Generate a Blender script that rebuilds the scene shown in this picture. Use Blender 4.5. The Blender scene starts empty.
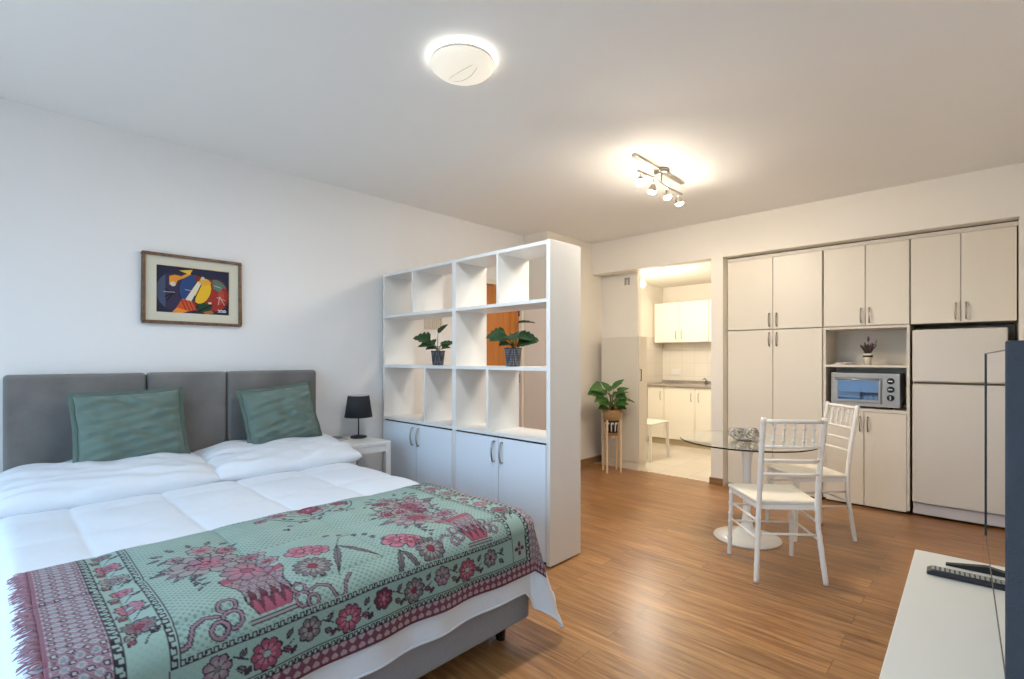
import bpy, math, random
import numpy as np
from mathutils import Vector, Matrix, Euler
random.seed(7)
S = bpy.context.scene
COL = S.collection
PI = math.pi

# ------------------------------------------------------------------ colour / materials
def lin(c):
    c = c / 255.0
    return c / 12.92 if c <= 0.04045 else ((c + 0.055) / 1.055) ** 2.4
def rgb(r, g, b): return (lin(r), lin(g), lin(b), 1.0)

def base_mat(name):
    m = bpy.data.materials.new(name); m.use_nodes = True
    nt = m.node_tree; b = nt.nodes['Principled BSDF']
    return m, nt, b

def mat(name, col, rough=0.5, metal=0.0, vary=0.04, scale=8.0, bump=0.0, bscale=60.0, stretch=(1, 1, 1), coat=0.0, spec=0.5, sheen=0.0):
    """painted / fabric / metal surface: a base colour broken up by a little noise, and a noise bump"""
    m, nt, b = base_mat(name)
    tc = nt.nodes.new('ShaderNodeTexCoord'); mp = nt.nodes.new('ShaderNodeMapping')
    mp.inputs['Scale'].default_value = stretch
    nt.links.new(tc.outputs['Object'], mp.inputs['Vector'])
    n = nt.nodes.new('ShaderNodeTexNoise'); n.inputs['Scale'].default_value = scale; n.inputs['Detail'].default_value = 4
    nt.links.new(mp.outputs['Vector'], n.inputs['Vector'])
    mx = nt.nodes.new('ShaderNodeMix'); mx.data_type = 'RGBA'
    mx.inputs['A'].default_value = tuple(min(1, c * (1 - vary)) for c in col[:3]) + (1,)
    mx.inputs['B'].default_value = tuple(min(1, c * (1 + vary)) for c in col[:3]) + (1,)
    nt.links.new(n.outputs['Fac'], mx.inputs['Factor'])
    nt.links.new(mx.outputs['Result'], b.inputs['Base Color'])
    b.inputs['Roughness'].default_value = rough; b.inputs['Metallic'].default_value = metal
    b.inputs['Coat Weight'].default_value = coat
    b.inputs['Specular IOR Level'].default_value = spec
    b.inputs['Sheen Weight'].default_value = sheen
    if bump:
        n2 = nt.nodes.new('ShaderNodeTexNoise'); n2.inputs['Scale'].default_value = bscale; n2.inputs['Detail'].default_value = 6
        nt.links.new(mp.outputs['Vector'], n2.inputs['Vector'])
        bp = nt.nodes.new('ShaderNodeBump'); bp.inputs['Strength'].default_value = bump; bp.inputs['Distance'].default_value = 0.01
        nt.links.new(n2.outputs['Fac'], bp.inputs['Height']); nt.links.new(bp.outputs['Normal'], b.inputs['Normal'])
    return m

def glass_mat(name, col=(0.93, 0.97, 0.95, 1), rough=0.0, ior=1.45):
    m, nt, b = base_mat(name)
    b.inputs['Base Color'].default_value = col; b.inputs['Transmission Weight'].default_value = 1.0
    b.inputs['Roughness'].default_value = rough; b.inputs['IOR'].default_value = ior
    n = nt.nodes.new('ShaderNodeTexNoise'); n.inputs['Scale'].default_value = 3
    r = nt.nodes.new('ShaderNodeMapRange'); r.inputs['To Min'].default_value = rough; r.inputs['To Max'].default_value = rough + 0.01
    nt.links.new(n.outputs['Fac'], r.inputs['Value']); nt.links.new(r.outputs['Result'], b.inputs['Roughness'])
    return m

def emit_mat(name, col, strength):
    m, nt, b = base_mat(name)
    b.inputs['Base Color'].default_value = (0.9, 0.9, 0.9, 1)
    b.inputs['Emission Color'].default_value = col; b.inputs['Emission Strength'].default_value = strength
    return m

def attr_mat(name, rough=0.8, bump=0.3, bscale=300, sheen=0.0):
    m, nt, b = base_mat(name)
    a = nt.nodes.new('ShaderNodeVertexColor'); a.layer_name = 'weave'
    tc = nt.nodes.new('ShaderNodeTexCoord')
    n = nt.nodes.new('ShaderNodeTexNoise'); n.inputs['Scale'].default_value = bscale; n.inputs['Detail'].default_value = 2
    nt.links.new(tc.outputs['Object'], n.inputs['Vector'])
    mx = nt.nodes.new('ShaderNodeMix'); mx.data_type = 'RGBA'; mx.blend_type = 'MULTIPLY'; mx.inputs['Factor'].default_value = 0.25
    nt.links.new(a.outputs['Color'], mx.inputs['A']); nt.links.new(n.outputs['Color'], mx.inputs['B'])
    nt.links.new(mx.outputs['Result'], b.inputs['Base Color'])
    b.inputs['Roughness'].default_value = rough; b.inputs['Sheen Weight'].default_value = sheen
    b.inputs['Specular IOR Level'].default_value = 0.25
    bp = nt.nodes.new('ShaderNodeBump'); bp.inputs['Strength'].default_value = bump; bp.inputs['Distance'].default_value = 0.004
    nt.links.new(n.outputs['Fac'], bp.inputs['Height']); nt.links.new(bp.outputs['Normal'], b.inputs['Normal'])
    return m

def floor_wood():
    m, nt, b = base_mat('oak_laminate')
    L = nt.links.new
    tc = nt.nodes.new('ShaderNodeTexCoord')
    br = nt.nodes.new('ShaderNodeTexBrick')
    br.inputs['Scale'].default_value = 1.0; br.inputs['Brick Width'].default_value = 1.25; br.inputs['Row Height'].default_value = 0.13
    br.inputs['Mortar Size'].default_value = 0.0012; br.inputs['Mortar Smooth'].default_value = 0.1; br.inputs['Bias'].default_value = 0.0
    br.offset = 0.37; br.inputs['Color1'].default_value = (0, 0, 0, 1); br.inputs['Color2'].default_value = (1, 1, 1, 1)
    br.inputs['Mortar'].default_value = (0.5, 0.5, 0.5, 1)
    L(tc.outputs['Object'], br.inputs['Vector'])
    # grain: noise stretched along the planks (X), shifted per plank
    mp = nt.nodes.new('ShaderNodeMapping'); mp.inputs['Scale'].default_value = (1.3, 17, 1)
    add = nt.nodes.new('ShaderNodeVectorMath'); add.operation = 'ADD'
    sc = nt.nodes.new('ShaderNodeVectorMath'); sc.operation = 'SCALE'; sc.inputs['Scale'].default_value = 9.0
    L(br.outputs['Color'], sc.inputs[0]); L(tc.outputs['Object'], add.inputs[0]); L(sc.outputs[0], add.inputs[1])
    L(add.outputs[0], mp.inputs['Vector'])
    g = nt.nodes.new('ShaderNodeTexNoise'); g.inputs['Scale'].default_value = 2.2; g.inputs['Detail'].default_value = 8; g.inputs['Roughness'].default_value = 0.62; g.inputs['Distortion'].default_value = 0.6
    L(mp.outputs['Vector'], g.inputs['Vector'])
    rp = nt.nodes.new('ShaderNodeValToRGB')
    e = rp.color_ramp.elements
    e[0].position = 0.30; e[0].color = rgb(118, 77, 42)
    e[1].position = 0.72; e[1].color = rgb(184, 141, 94)
    k = e.new(0.5); k.color = rgb(156, 110, 66)
    L(g.outputs['Fac'], rp.inputs['Fac'])
    # plank to plank tone
    mx = nt.nodes.new('ShaderNodeMix'); mx.data_type = 'RGBA'; mx.blend_type = 'MULTIPLY'; mx.inputs['Factor'].default_value = 1
    tone = nt.nodes.new('ShaderNodeMapRange'); tone.inputs['To Min'].default_value = 0.84; tone.inputs['To Max'].default_value = 1.1
    L(br.outputs['Color'], tone.inputs['Value'])
    L(rp.outputs['Color'], mx.inputs['A']); L(tone.outputs['Result'], mx.inputs['B'])
    gap = nt.nodes.new('ShaderNodeMix'); gap.data_type = 'RGBA'; gap.inputs['B'].default_value = rgb(95, 66, 42)
    L(br.outputs['Fac'], gap.inputs['Factor']); L(mx.outputs['Result'], gap.inputs['A'])
    L(gap.outputs['Result'], b.inputs['Base Color'])
    b.inputs['Roughness'].default_value = 0.33
    rr = nt.nodes.new('ShaderNodeMapRange'); rr.inputs['To Min'].default_value = 0.24; rr.inputs['To Max'].default_value = 0.36
    L(g.outputs['Fac'], rr.inputs['Value']); L(rr.outputs['Result'], b.inputs['Roughness'])
    bp = nt.nodes.new('ShaderNodeBump'); bp.inputs['Strength'].default_value = 0.12; bp.inputs['Distance'].default_value = 0.002
    L(g.outputs['Fac'], bp.inputs['Height']); L(bp.outputs['Normal'], b.inputs['Normal'])
    return m

def tiles_mat(name, c1, c2, mortar, w, h, rough=0.25, rot=(0, 0, 0), msize=0.003):
    m, nt, b = base_mat(name); L = nt.links.new
    tc = nt.nodes.new('ShaderNodeTexCoord'); mp = nt.nodes.new('ShaderNodeMapping'); mp.inputs['Rotation'].default_value = rot
    br = nt.nodes.new('ShaderNodeTexBrick'); br.offset = 0; br.inputs['Scale'].default_value = 1
    br.inputs['Brick Width'].default_value = w; br.inputs['Row Height'].default_value = h; br.inputs['Mortar Size'].default_value = msize
    br.inputs['Color1'].default_value = c1; br.inputs['Color2'].default_value = c2; br.inputs['Mortar'].default_value = mortar
    L(tc.outputs['Object'], mp.inputs['Vector']); L(mp.outputs['Vector'], br.inputs['Vector']); L(br.outputs['Color'], b.inputs['Base Color'])
    b.inputs['Roughness'].default_value = rough
    return m

def wood_mat(name, dark, light, stretch, rough=0.4, scale=2.0):
    m, nt, b = base_mat(name); L = nt.links.new
    tc = nt.nodes.new('ShaderNodeTexCoord'); mp = nt.nodes.new('ShaderNodeMapping'); mp.inputs['Scale'].default_value = stretch
    g = nt.nodes.new('ShaderNodeTexNoise'); g.inputs['Scale'].default_value = scale; g.inputs['Detail'].default_value = 7; g.inputs['Distortion'].default_value = 0.7
    rp = nt.nodes.new('ShaderNodeValToRGB'); rp.color_ramp.elements[0].position = 0.3; rp.color_ramp.elements[1].position = 0.7
    rp.color_ramp.elements[0].color = dark; rp.color_ramp.elements[1].color = light
    L(tc.outputs['Object'], mp.inputs['Vector']); L(mp.outputs['Vector'], g.inputs['Vector']); L(g.outputs['Fac'], rp.inputs['Fac']); L(rp.outputs['Color'], b.inputs['Base Color'])
    b.inputs['Roughness'].default_value = rough
    return m

M = {}
M['wall'] = mat('wall_paint', rgb(226, 225, 224), 0.85, bump=0.05, bscale=250, vary=0.01)
M['wall_warm'] = mat('hall_wall_paint', rgb(230, 223, 211), 0.85, bump=0.05, bscale=250, vary=0.01)
M['ceiling'] = mat('ceiling_paint', rgb(236, 235, 232), 0.9, bump=0.05, bscale=250, vary=0.01)
M['kitchen_paint'] = mat('kitchen_paint', rgb(232, 226, 214), 0.8, vary=0.01)
M['floor'] = floor_wood()
M['kit_floor'] = tiles_mat('kitchen_floor_tile', rgb(222, 212, 196), rgb(216, 206, 190), rgb(196, 184, 166), 0.33, 0.33)
M['kit_tile_b'] = tiles_mat('kitchen_wall_tile_back', rgb(228, 222, 212), rgb(224, 218, 207), rgb(206, 198, 186), 0.2, 0.2, 0.2, (PI / 2, 0, 0), 0.002)
M['kit_tile_l'] = tiles_mat('kitchen_wall_tile_side', rgb(228, 222, 212), rgb(224, 218, 207), rgb(206, 198, 186), 0.2, 0.2, 0.2, (PI / 2, PI / 2, 0), 0.002)
M['skirt'] = wood_mat('skirting_wood', rgb(120, 88, 58), rgb(158, 122, 84), (1.5, 1.5, 20))
M['door_wood'] = wood_mat('orange_door_veneer', rgb(170, 100, 34), rgb(198, 124, 50), (9, 9, 0.7), 0.35)
M['trim_white'] = mat('door_trim_white', rgb(226, 214, 196), 0.5)
M['laminate'] = mat('white_melamine', rgb(224, 224, 222), 0.38, vary=0.01)
M['door_white'] = mat('cool_white_door_melamine', rgb(224, 231, 239), 0.35, vary=0.01)
M['cream'] = mat('cream_cabinet_laminate', rgb(222, 213, 196), 0.42, vary=0.012, scale=2)
M['cabinet_beige'] = mat('beige_cabinet_laminate', rgb(214, 206, 190), 0.5, vary=0.01)
M['cream_edge'] = mat('cream_cabinet_carcass', rgb(214, 205, 190), 0.5, vary=0.02)
M['kit_door'] = mat('ivory_kitchen_door', rgb(236, 230, 214), 0.35, vary=0.01)
M['plinth_k'] = mat('kitchen_plinth', rgb(176, 160, 130), 0.5)
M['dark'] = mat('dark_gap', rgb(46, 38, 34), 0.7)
M['handle'] = mat('brushed_nickel', rgb(176, 170, 160), 0.28, metal=1.0)
M['fridge'] = mat('fridge_enamel', rgb(208, 201, 188), 0.3, vary=0.008, bump=0.03, bscale=400)
M['fridge_base'] = mat('fridge_plinth_plastic', rgb(196, 190, 188), 0.5)
M['fridge_seal'] = mat('fridge_seal', rgb(90, 80, 68), 0.6)
M['velvet'] = mat('grey_velvet', rgb(110, 107, 104), 0.85, vary=0.55, scale=4.5, bump=0.15, bscale=120, sheen=0.35)
M['bedbase'] = mat('grey_woven_upholstery', rgb(140, 141, 146), 0.9, vary=0.12, scale=60, bump=0.3, bscale=400)
M['black'] = mat('black_plastic', rgb(22, 22, 24), 0.4)
M['mattress'] = mat('mattress_ticking', rgb(224, 224, 224), 0.9)
M['duvet'] = mat('white_cotton_duvet', rgb(212, 217, 224), 0.85, vary=0.012, bump=0.25, bscale=14, sheen=0.1)
M['pillow'] = mat('white_cotton_pillow', rgb(214, 218, 224), 0.85, vary=0.012, bump=0.25, bscale=18)
M['green'] = mat('sage_green_linen', rgb(98, 116, 107), 0.92, vary=0.08, scale=14, bump=0.3, bscale=220, sheen=0.2)
M['green_hem'] = mat('sage_green_linen_flange', rgb(90, 108, 99), 0.92, vary=0.08, scale=14, bump=0.3, bscale=220)
M['lamp_black'] = mat('black_lampshade_fabric', rgb(34, 36, 42), 0.8, bump=0.1, bscale=300)
M['lamp_inner'] = mat('white_lampshade_lining', rgb(220, 220, 222), 0.8)
M['white_paint'] = mat('white_painted_wood', rgb(226, 224, 220), 0.4, vary=0.01)
M['chair_w'] = mat('glossy_white_resin', rgb(232, 226, 216), 0.3, vary=0.01, coat=0.2)
M['cushion_w'] = mat('white_seat_pad', rgb(232, 224, 208), 0.7, bump=0.1)
M['glass'] = glass_mat('clear_glass', (0.90, 0.96, 0.93, 1))
M['glass_orn'] = glass_mat('frosted_glass', (0.98, 0.98, 0.98, 1), 0.12)
M['glass_orn'].node_tree.nodes['Principled BSDF'].inputs['Transmission Weight'].default_value = 0.85
M['pane'] = glass_mat('window_glass', (1, 1, 1, 1), 0, 1.02)
M['picture_frame'] = wood_mat('walnut_frame', rgb(70, 46, 30), rgb(124, 90, 58), (6, 6, 6), 0.4, 6)
M['mat_board'] = mat('linen_mat', rgb(204, 200, 182), 0.9, vary=0.05, scale=80, bump=0.1)
M['fillet'] = mat('cream_fillet', rgb(212, 196, 164), 0.6)
M['rug'] = attr_mat('woven_tapestry', 0.95, 0.7, 420, 0.1)
M['fringe'] = mat('burgundy_yarn', rgb(150, 112, 122), 0.95, vary=0.35, scale=60)
M['art'] = attr_mat('painted_canvas', 0.55, 0.2, 200)
M['leaf'] = mat('glossy_green_leaf', rgb(38, 72, 36), 0.4, vary=0.45, scale=22)
M['leaf2'] = mat('bright_green_leaf', rgb(62, 104, 42), 0.4, vary=0.5, scale=18)
M['stem'] = mat('green_stem', rgb(84, 104, 52), 0.6)
M['soil'] = mat('dark_soil', rgb(40, 32, 26), 0.95, bump=0.8, bscale=90)
M['counter'] = mat('speckled_granite', rgb(150, 142, 132), 0.25, vary=0.45, scale=70)
M['steel'] = mat('stainless_steel', rgb(176, 176, 176), 0.28, metal=1.0)
M['oven'] = mat('silver_oven_enamel', rgb(158, 154, 148), 0.35, metal=0.25)
M['oven_in'] = mat('oven_interior', rgb(96, 124, 150), 0.35, metal=0.3)
M['oven_rack'] = mat('dark_oven_rack', rgb(36, 44, 56), 0.4, metal=0.5)
M['oven_glass'] = glass_mat('oven_door_glass', (0.62, 0.80, 0.96, 1))
M['stand_wood'] = wood_mat('pale_pine', rgb(206, 176, 136), rgb(228, 202, 166), (20, 20, 2))
M['tv_screen'] = mat('glossy_tv_screen', rgb(8, 8, 10), 0.02, spec=1.0, coat=1.0, vary=0)
M['tv_bezel'] = mat('tv_bezel_metal', rgb(96, 88, 84), 0.35, metal=0.6)
M['tv_back'] = mat('blue_grey_tv_housing', rgb(50, 55, 66), 0.6, vary=0.12, scale=40, bump=0.2, bscale=260)
M['remote'] = mat('black_remote_plastic', rgb(30, 28, 32), 0.35)
M['button'] = mat('grey_remote_buttons', rgb(176, 172, 160), 0.5, vary=0.3, scale=120)
M['console'] = mat('white_lacquer', rgb(222, 222, 214), 0.3, vary=0.01)
M['lavender'] = mat('lavender_flower', rgb(110, 66, 92), 0.8, vary=0.3, scale=60)
M['sprig'] = mat('grey_green_sprig', rgb(72, 78, 62), 0.8, vary=0.3, scale=60)
M['cup'] = mat('cream_ceramic', rgb(226, 216, 194), 0.35)
M['paper'] = mat('printed_paper', rgb(206, 200, 196), 0.7, vary=0.25, scale=45)
M['book'] = mat('grey_book_cover', rgb(120, 124, 130), 0.5, vary=0.2, scale=20)
M['vent'] = mat('vent_plastic', rgb(214, 204, 190), 0.6)

def pot_mat():
    m, nt, b = base_mat('embossed_dark_pot'); L = nt.links.new
    tc = nt.nodes.new('ShaderNodeTexCoord'); v = nt.nodes.new('ShaderNodeTexVoronoi'); v.inputs['Scale'].default_value = 95; v.inputs['Randomness'].default_value = 0.1
    rp = nt.nodes.new('ShaderNodeValToRGB'); rp.color_ramp.elements[0].position = 0.25; rp.color_ramp.elements[0].color = rgb(128, 130, 136); rp.color_ramp.elements[1].position = 0.5; rp.color_ramp.elements[1].color = rgb(46, 48, 56)
    L(tc.outputs['Object'], v.inputs['Vector']); L(v.outputs['Distance'], rp.inputs['Fac']); L(rp.outputs['Color'], b.inputs['Base Color'])
    b.inputs['Roughness'].default_value = 0.5
    return m
M['pot'] = pot_mat()
def basket_mat():
    m, nt, b = base_mat('woven_seagrass'); L = nt.links.new
    tc = nt.nodes.new('ShaderNodeTexCoord'); w = nt.nodes.new('ShaderNodeTexWave'); w.bands_direction = 'Z'; w.inputs['Scale'].default_value = 22; w.inputs['Distortion'].default_value = 3
    w.inputs['Detail'].default_value = 2; w.inputs['Detail Scale'].default_value = 6
    rp = nt.nodes.new('ShaderNodeValToRGB'); rp.color_ramp.elements[0].color = rgb(140, 104, 62); rp.color_ramp.elements[1].color = rgb(196, 160, 108)
    L(tc.outputs['Object'], w.inputs['Vector']); L(w.outputs['Fac'], rp.inputs['Fac']); L(rp.outputs['Color'], b.inputs['Base Color'])
    b.inputs['Roughness'].default_value = 0.85
    bp = nt.nodes.new('ShaderNodeBump'); bp.inputs['Strength'].default_value = 0.6; bp.inputs['Distance'].default_value = 0.005
    L(w.outputs['Fac'], bp.inputs['Height']); L(bp.outputs['Normal'], b.inputs['Normal'])
    return m
M['basket'] = basket_mat()
M['basket_black'] = mat('black_basket_band', rgb(28, 22, 26), 0.8, bump=0.4, bscale=90)
M['basket_white'] = mat('white_basket_marks', rgb(206, 190, 172), 0.8)

# ------------------------------------------------------------------ mesh builder
class MB:
    def __init__(s): s.v = []; s.f = []; s.smooth = []
    def add(s, vs, fs, sm=False):
        o = len(s.v); s.v += [tuple(p) for p in vs]; s.f += [tuple(i + o for i in f) for f in fs]; s.smooth += [sm] * len(fs); return s
    def box(s, x0, y0, z0, x1, y1, z1):
        if x1 < x0: x0, x1 = x1, x0
        if y1 < y0: y0, y1 = y1, y0
        if z1 < z0: z0, z1 = z1, z0
        v = [(x0, y0, z0), (x1, y0, z0), (x1, y1, z0), (x0, y1, z0), (x0, y0, z1), (x1, y0, z1), (x1, y1, z1), (x0, y1, z1)]
        return s.add(v, [(0, 3, 2, 1), (4, 5, 6, 7), (0, 1, 5, 4), (1, 2, 6, 5), (2, 3, 7, 6), (3, 0, 4, 7)])
    def tube(s, pts, rad, n=10, caps=True, sq=False):
        pts = [Vector(p) for p in pts]
        if not hasattr(rad, '__len__'): rad = [rad] * len(pts)
        vs = []; up = None
        for i, p in enumerate(pts):
            t = (pts[min(i + 1, len(pts) - 1)] - pts[max(i - 1, 0)])
            t = t.normalized() if t.length > 1e-9 else Vector((0, 0, 1))
            if up is None:
                up = Vector((0, 0, 1)) if abs(t.z) < 0.9 else Vector((0, 1, 0))
            a = t.cross(up)
            if a.length < 1e-6: a = t.cross(Vector((1, 0, 0)))
            a.normalize(); b = a.cross(t).normalized(); up = b
            for k in range(n):
                th = 2 * PI * (k + (0.5 if sq else 0)) / n
                vs.append(p + (a * math.cos(th) + b * math.sin(th)) * rad[i])
        fs = []
        for i in range(len(pts) - 1):
            for k in range(n):
                k2 = (k + 1) % n
                fs.append((i * n + k, i * n + k2, (i + 1) * n + k2, (i + 1) * n + k))
        s.add(vs, fs, not sq)
        if caps:
            o = len(s.v) - len(vs)
            s.f.append(tuple(o + k for k in reversed(range(n)))); s.smooth.append(False)
            s.f.append(tuple(o + (len(pts) - 1) * n + k for k in range(n))); s.smooth.append(False)
        return s
    def lathe(s, prof, n=32, c=(0, 0, 0), sm=True):
        vs = []
        for r, z in prof:
            for k in range(n):
                th = 2 * PI * k / n; vs.append((c[0] + r * math.cos(th), c[1] + r * math.sin(th), c[2] + z))
        fs = []
        for i in range(len(prof) - 1):
            for k in range(n):
                k2 = (k + 1) % n; fs.append((i * n + k, i * n + k2, (i + 1) * n + k2, (i + 1) * n + k))
        if prof[0][0] > 1e-5: fs.append(tuple(reversed(range(n))))
        if prof[-1][0] > 1e-5: fs.append(tuple((len(prof) - 1) * n + k for k in range(n)))
        return s.add(vs, fs, sm)
    def prism(s, poly, axis, a, b):
        """poly: 2D points; extruded along axis ('x','y','z') from a to b"""
        def P(p, t): return {'x': (t, p[0], p[1]), 'y': (p[0], t, p[1]), 'z': (p[0], p[1], t)}[axis]
        n = len(poly); vs = [P(p, a) for p in poly] + [P(p, b) for p in poly]
        fs = [tuple(reversed(range(n))), tuple(range(n, 2 * n))] + [(i, (i + 1) % n, n + (i + 1) % n, n + i) for i in range(n)]
        return s.add(vs, fs)
    def build(s, name, m, parent=None, bevel=0.0, seg=2, sub=0, loc=None, rz=None, recalc=True):
        me = bpy.data.meshes.new(name); me.from_pydata(s.v, [], s.f)
        me.polygons.foreach_set('use_smooth', s.smooth)
        if recalc:
            import bmesh
            bm = bmesh.new(); bm.from_mesh(me); bmesh.ops.remove_doubles(bm, verts=bm.verts, dist=1e-6)
            bmesh.ops.recalc_face_normals(bm, faces=bm.faces); bm.to_mesh(me); bm.free()
        me.materials.append(M[m] if isinstance(m, str) else m)
        o = bpy.data.objects.new(name, me); COL.objects.link(o)
        if parent is not None: o.parent = parent
        if loc is not None: o.location = loc
        if rz is not None: o.rotation_euler = (0, 0, rz)
        if bevel:
            b = o.modifiers.new('bevel', 'BEVEL'); b.width = bevel; b.segments = seg; b.limit_method = 'ANGLE'; b.angle_limit = 0.6
            b.harden_normals = False
        if sub:
            d = o.modifiers.new('sub', 'SUBSURF'); d.levels = sub; d.render_levels = sub
        return o

def boxo(name, m, parent, *b, bevel=0.0): return MB().box(*b).build(name, m, parent, bevel=bevel)
def thing(name, label, cat, loc=(0, 0, 0), rz=0.0, group=None):
    o = bpy.data.objects.new(name, None); COL.objects.link(o); o.location = loc; o.rotation_euler = (0, 0, rz)
    o.empty_display_size = 0.1
    return tag(o, label, cat, group)
def tag(o, label, cat, group=None):
    o['label'] = label; o['category'] = cat
    if group: o['group'] = group
    return o
def struct(name, m, *b, bevel=0.0):
    o = MB().box(*b).build(name, m, bevel=bevel); o['kind'] = 'structure'; return o
def st(o): o['kind'] = 'structure'; return o
def dup_tree(o, parent=None):
    c = o.copy(); COL.objects.link(c)
    if parent is not None: c.parent = parent
    for ch in list(o.children): dup_tree(ch, c)
    return c

# ------------------------------------------------------------------ the room
H = 2.67; XL = -3.80; XR = 0.42; YB = -1.25; YF = 5.06; XS = -3.46; YBLK = 4.20
struct('floor', 'floor', XL - 0.6, YB - 0.15, -0.06, XR + 0.15, 5.10, 0.0)
struct('floor_kitchen', 'kit_floor', -3.9, 5.10, -0.06, -1.95, 7.6, 0.0)
struct('floor_recess', 'floor', -1.95, 5.10, -0.06, XR + 0.15, 5.9, 0.0)
struct('ceiling', 'ceiling', XL - 0.6, YB - 0.15, H, XR + 0.15, 5.20, H + 0.1)
# headboard wall with the opening for the orange door (y 3.50..4.15)
DY0, DY1, DZ = 3.44, 4.145, 2.065
w = MB().box(XL - 0.1, YB - 0.15, 0, XL, DY0, H).box(XL - 0.1, DY0, DZ, XL, DY1, H).box(XL - 0.1, DY1, 0, XL, YBLK, H)
st(w.build('wall_left', 'wall'))
# projecting block of the bathroom behind the shelves
st(MB().box(XL - 0.1, YBLK, 0, XS, 5.28, H).build('wall_hall_block', 'wall_warm'))
struct('wall_nook_back', 'wall_warm', XS, 5.28, 0, -2.965, 5.36, 2.40)
struct('wall_right', 'wall', XR, YB - 0.15, 0, XR + 0.1, 6.0, H)
# beam over the kitchen opening and the cabinets
struct('wall_front_beam', 'wall_warm', XS, YF, 2.292, XR, 5.20, H)
struct('wall_kitchen_jamb', 'wall_warm', -2.012, YF, 0, -1.893, 5.20, 2.292)
struct('wall_kitchen_right', 'kitchen_paint', -2.012, 5.20, 0, -1.893, 7.5, 2.40)
struct('wall_front_right', 'wall_warm', 0.185, YF, 0, XR, 5.85, 2.292)
struct('wall_front', 'wall_warm', -1.893, 5.80, 0, 0.185, 5.90, 2.40)
struct('ceiling_recess', 'wall_warm', -2.0, 5.20, 2.30, 0.42, 5.9, 2.40)
# kitchen shell
struct('wall_kitchen_left', 'kit_tile_l', -3.82, 5.36, 0, -3.72, 7.5, 1.60)
struct('wall_kitchen_left_upper', 'kitchen_paint', -3.82, 5.36, 1.60, -3.72, 7.5, 2.40)
struct('wall_kitchen_back', 'kit_tile_b', -3.82, 7.42, 0, -1.893, 7.52, 1.60)
struct('wall_kitchen_back_upper', 'kitchen_paint', -3.82, 7.42, 1.60, -1.893, 7.52, 2.40)
struct('ceiling_kitchen', 'kitchen_paint', -3.82, 5.20, 2.40, -1.893, 7.52, 2.5)
# window wall behind the camera
WX0, WX1, WZ0, WZ1 = -3.35, -0.15, 0.12, 2.35
w = MB().box(XL - 0.1, YB - 0.15, 0, WX0, YB, H).box(WX1, YB - 0.15, 0, XR + 0.1, YB, H).box(WX0, YB - 0.15, 0, WX1, YB, WZ0).box(WX0, YB - 0.15, WZ1, WX1, YB, H)
st(w.build('wall_back', 'wall'))
wf = MB()
for x in (WX0, WX0 + 1.05, WX0 + 2.11, WX1 - 0.04): wf.box(x, YB - 0.10, WZ0, x + 0.04, YB - 0.05, WZ1)
wf.box(WX0, YB - 0.10, WZ0, WX1, YB - 0.05, WZ0 + 0.05).box(WX0, YB - 0.10, WZ1 - 0.05, WX1, YB - 0.05, WZ1)
wfo = st(wf.build('window_1', 'white_paint'))
pg = boxo('pane', 'pane', wfo, WX0 + 0.02, YB - 0.08, WZ0 + 0.02, WX1 - 0.02, YB - 0.076, WZ1 - 0.02)

# skirting
st(MB().box(XL, YB, 0, XL + 0.012, DY0 - 0.06, 0.07).build('baseboard_left', 'skirt'))
st(MB().box(XS, YBLK, 0, XS + 0.014, 5.28, 0.075).build('baseboard_hall_block', 'skirt'))
st(MB().box(-2.018, YF - 0.012, 0, -1.893, YF, 0.07).box(-2.024, YF - 0.012, 0, -2.012, 5.10, 0.07).build('baseboard_jamb', 'skirt'))
st(MB().box(0.185, YF - 0.012, 0, XR, YF, 0.07).build('baseboard_front_right', 'skirt'))
st(MB().box(XS, YF + 0.035, 0.0, -2.024, YF + 0.05, 0.006).build('trim_kitchen_threshold', 'trim_white'))

# the orange door of the bathroom corridor
d = st(MB().box(XL - 0.06, DY0 + 0.005, 0.01, XL - 0.02, DY1 - 0.005, DZ - 0.005).build('door_1', 'door_wood', bevel=0.002))
hh = MB().lathe([(0.0, 0.0), (0.022, 0.0), (0.022, 0.008), (0.01, 0.01), (0.01, 0.045), (0.0, 0.045)], 16)
ho = hh.build('door_handle', 'handle', d, loc=(XL - 0.02, DY0 + 0.07, 1.02)); ho.rotation_euler = (0, PI / 2, 0)
hg = MB()
for z in (0.3, 1.05, 1.8): hg.tube([(XL - 0.014, DY1 - 0.012, z - 0.05), (XL - 0.014, DY1 - 0.012, z + 0.05)], 0.008, 8)
hg.build('hinge', 'dark', d)
st(MB().box(XL, DY0 - 0.05, 0, XL + 0.015, DY0, DZ + 0.05).box(XL, DY1, 0, XL + 0.015, DY1 + 0.045, DZ + 0.05).box(XL, DY0 - 0.05, DZ, XL + 0.015, DY1 + 0.045, DZ + 0.05).build('trim_door', 'trim_white'))

# ------------------------------------------------------------------ cabinets
def bow_handle(p0, p1, out, parent, name='handle', r=0.005, m='handle'):
    """a bowed metal pull between two fixing points"""
    p0 = Vector(p0); p1 = Vector(p1); out = Vector(out)
    pts = [p0, p0 + out * 0.6]
    for k in range(1, 8):
        t = k / 8; pts.append(p0.lerp(p1, t) + out * (0.6 + 0.5 * math.sin(PI * t)))
    pts += [p1 + out * 0.6, p1]
    return MB().tube(pts, r, 8).build(name, m, parent)

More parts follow.
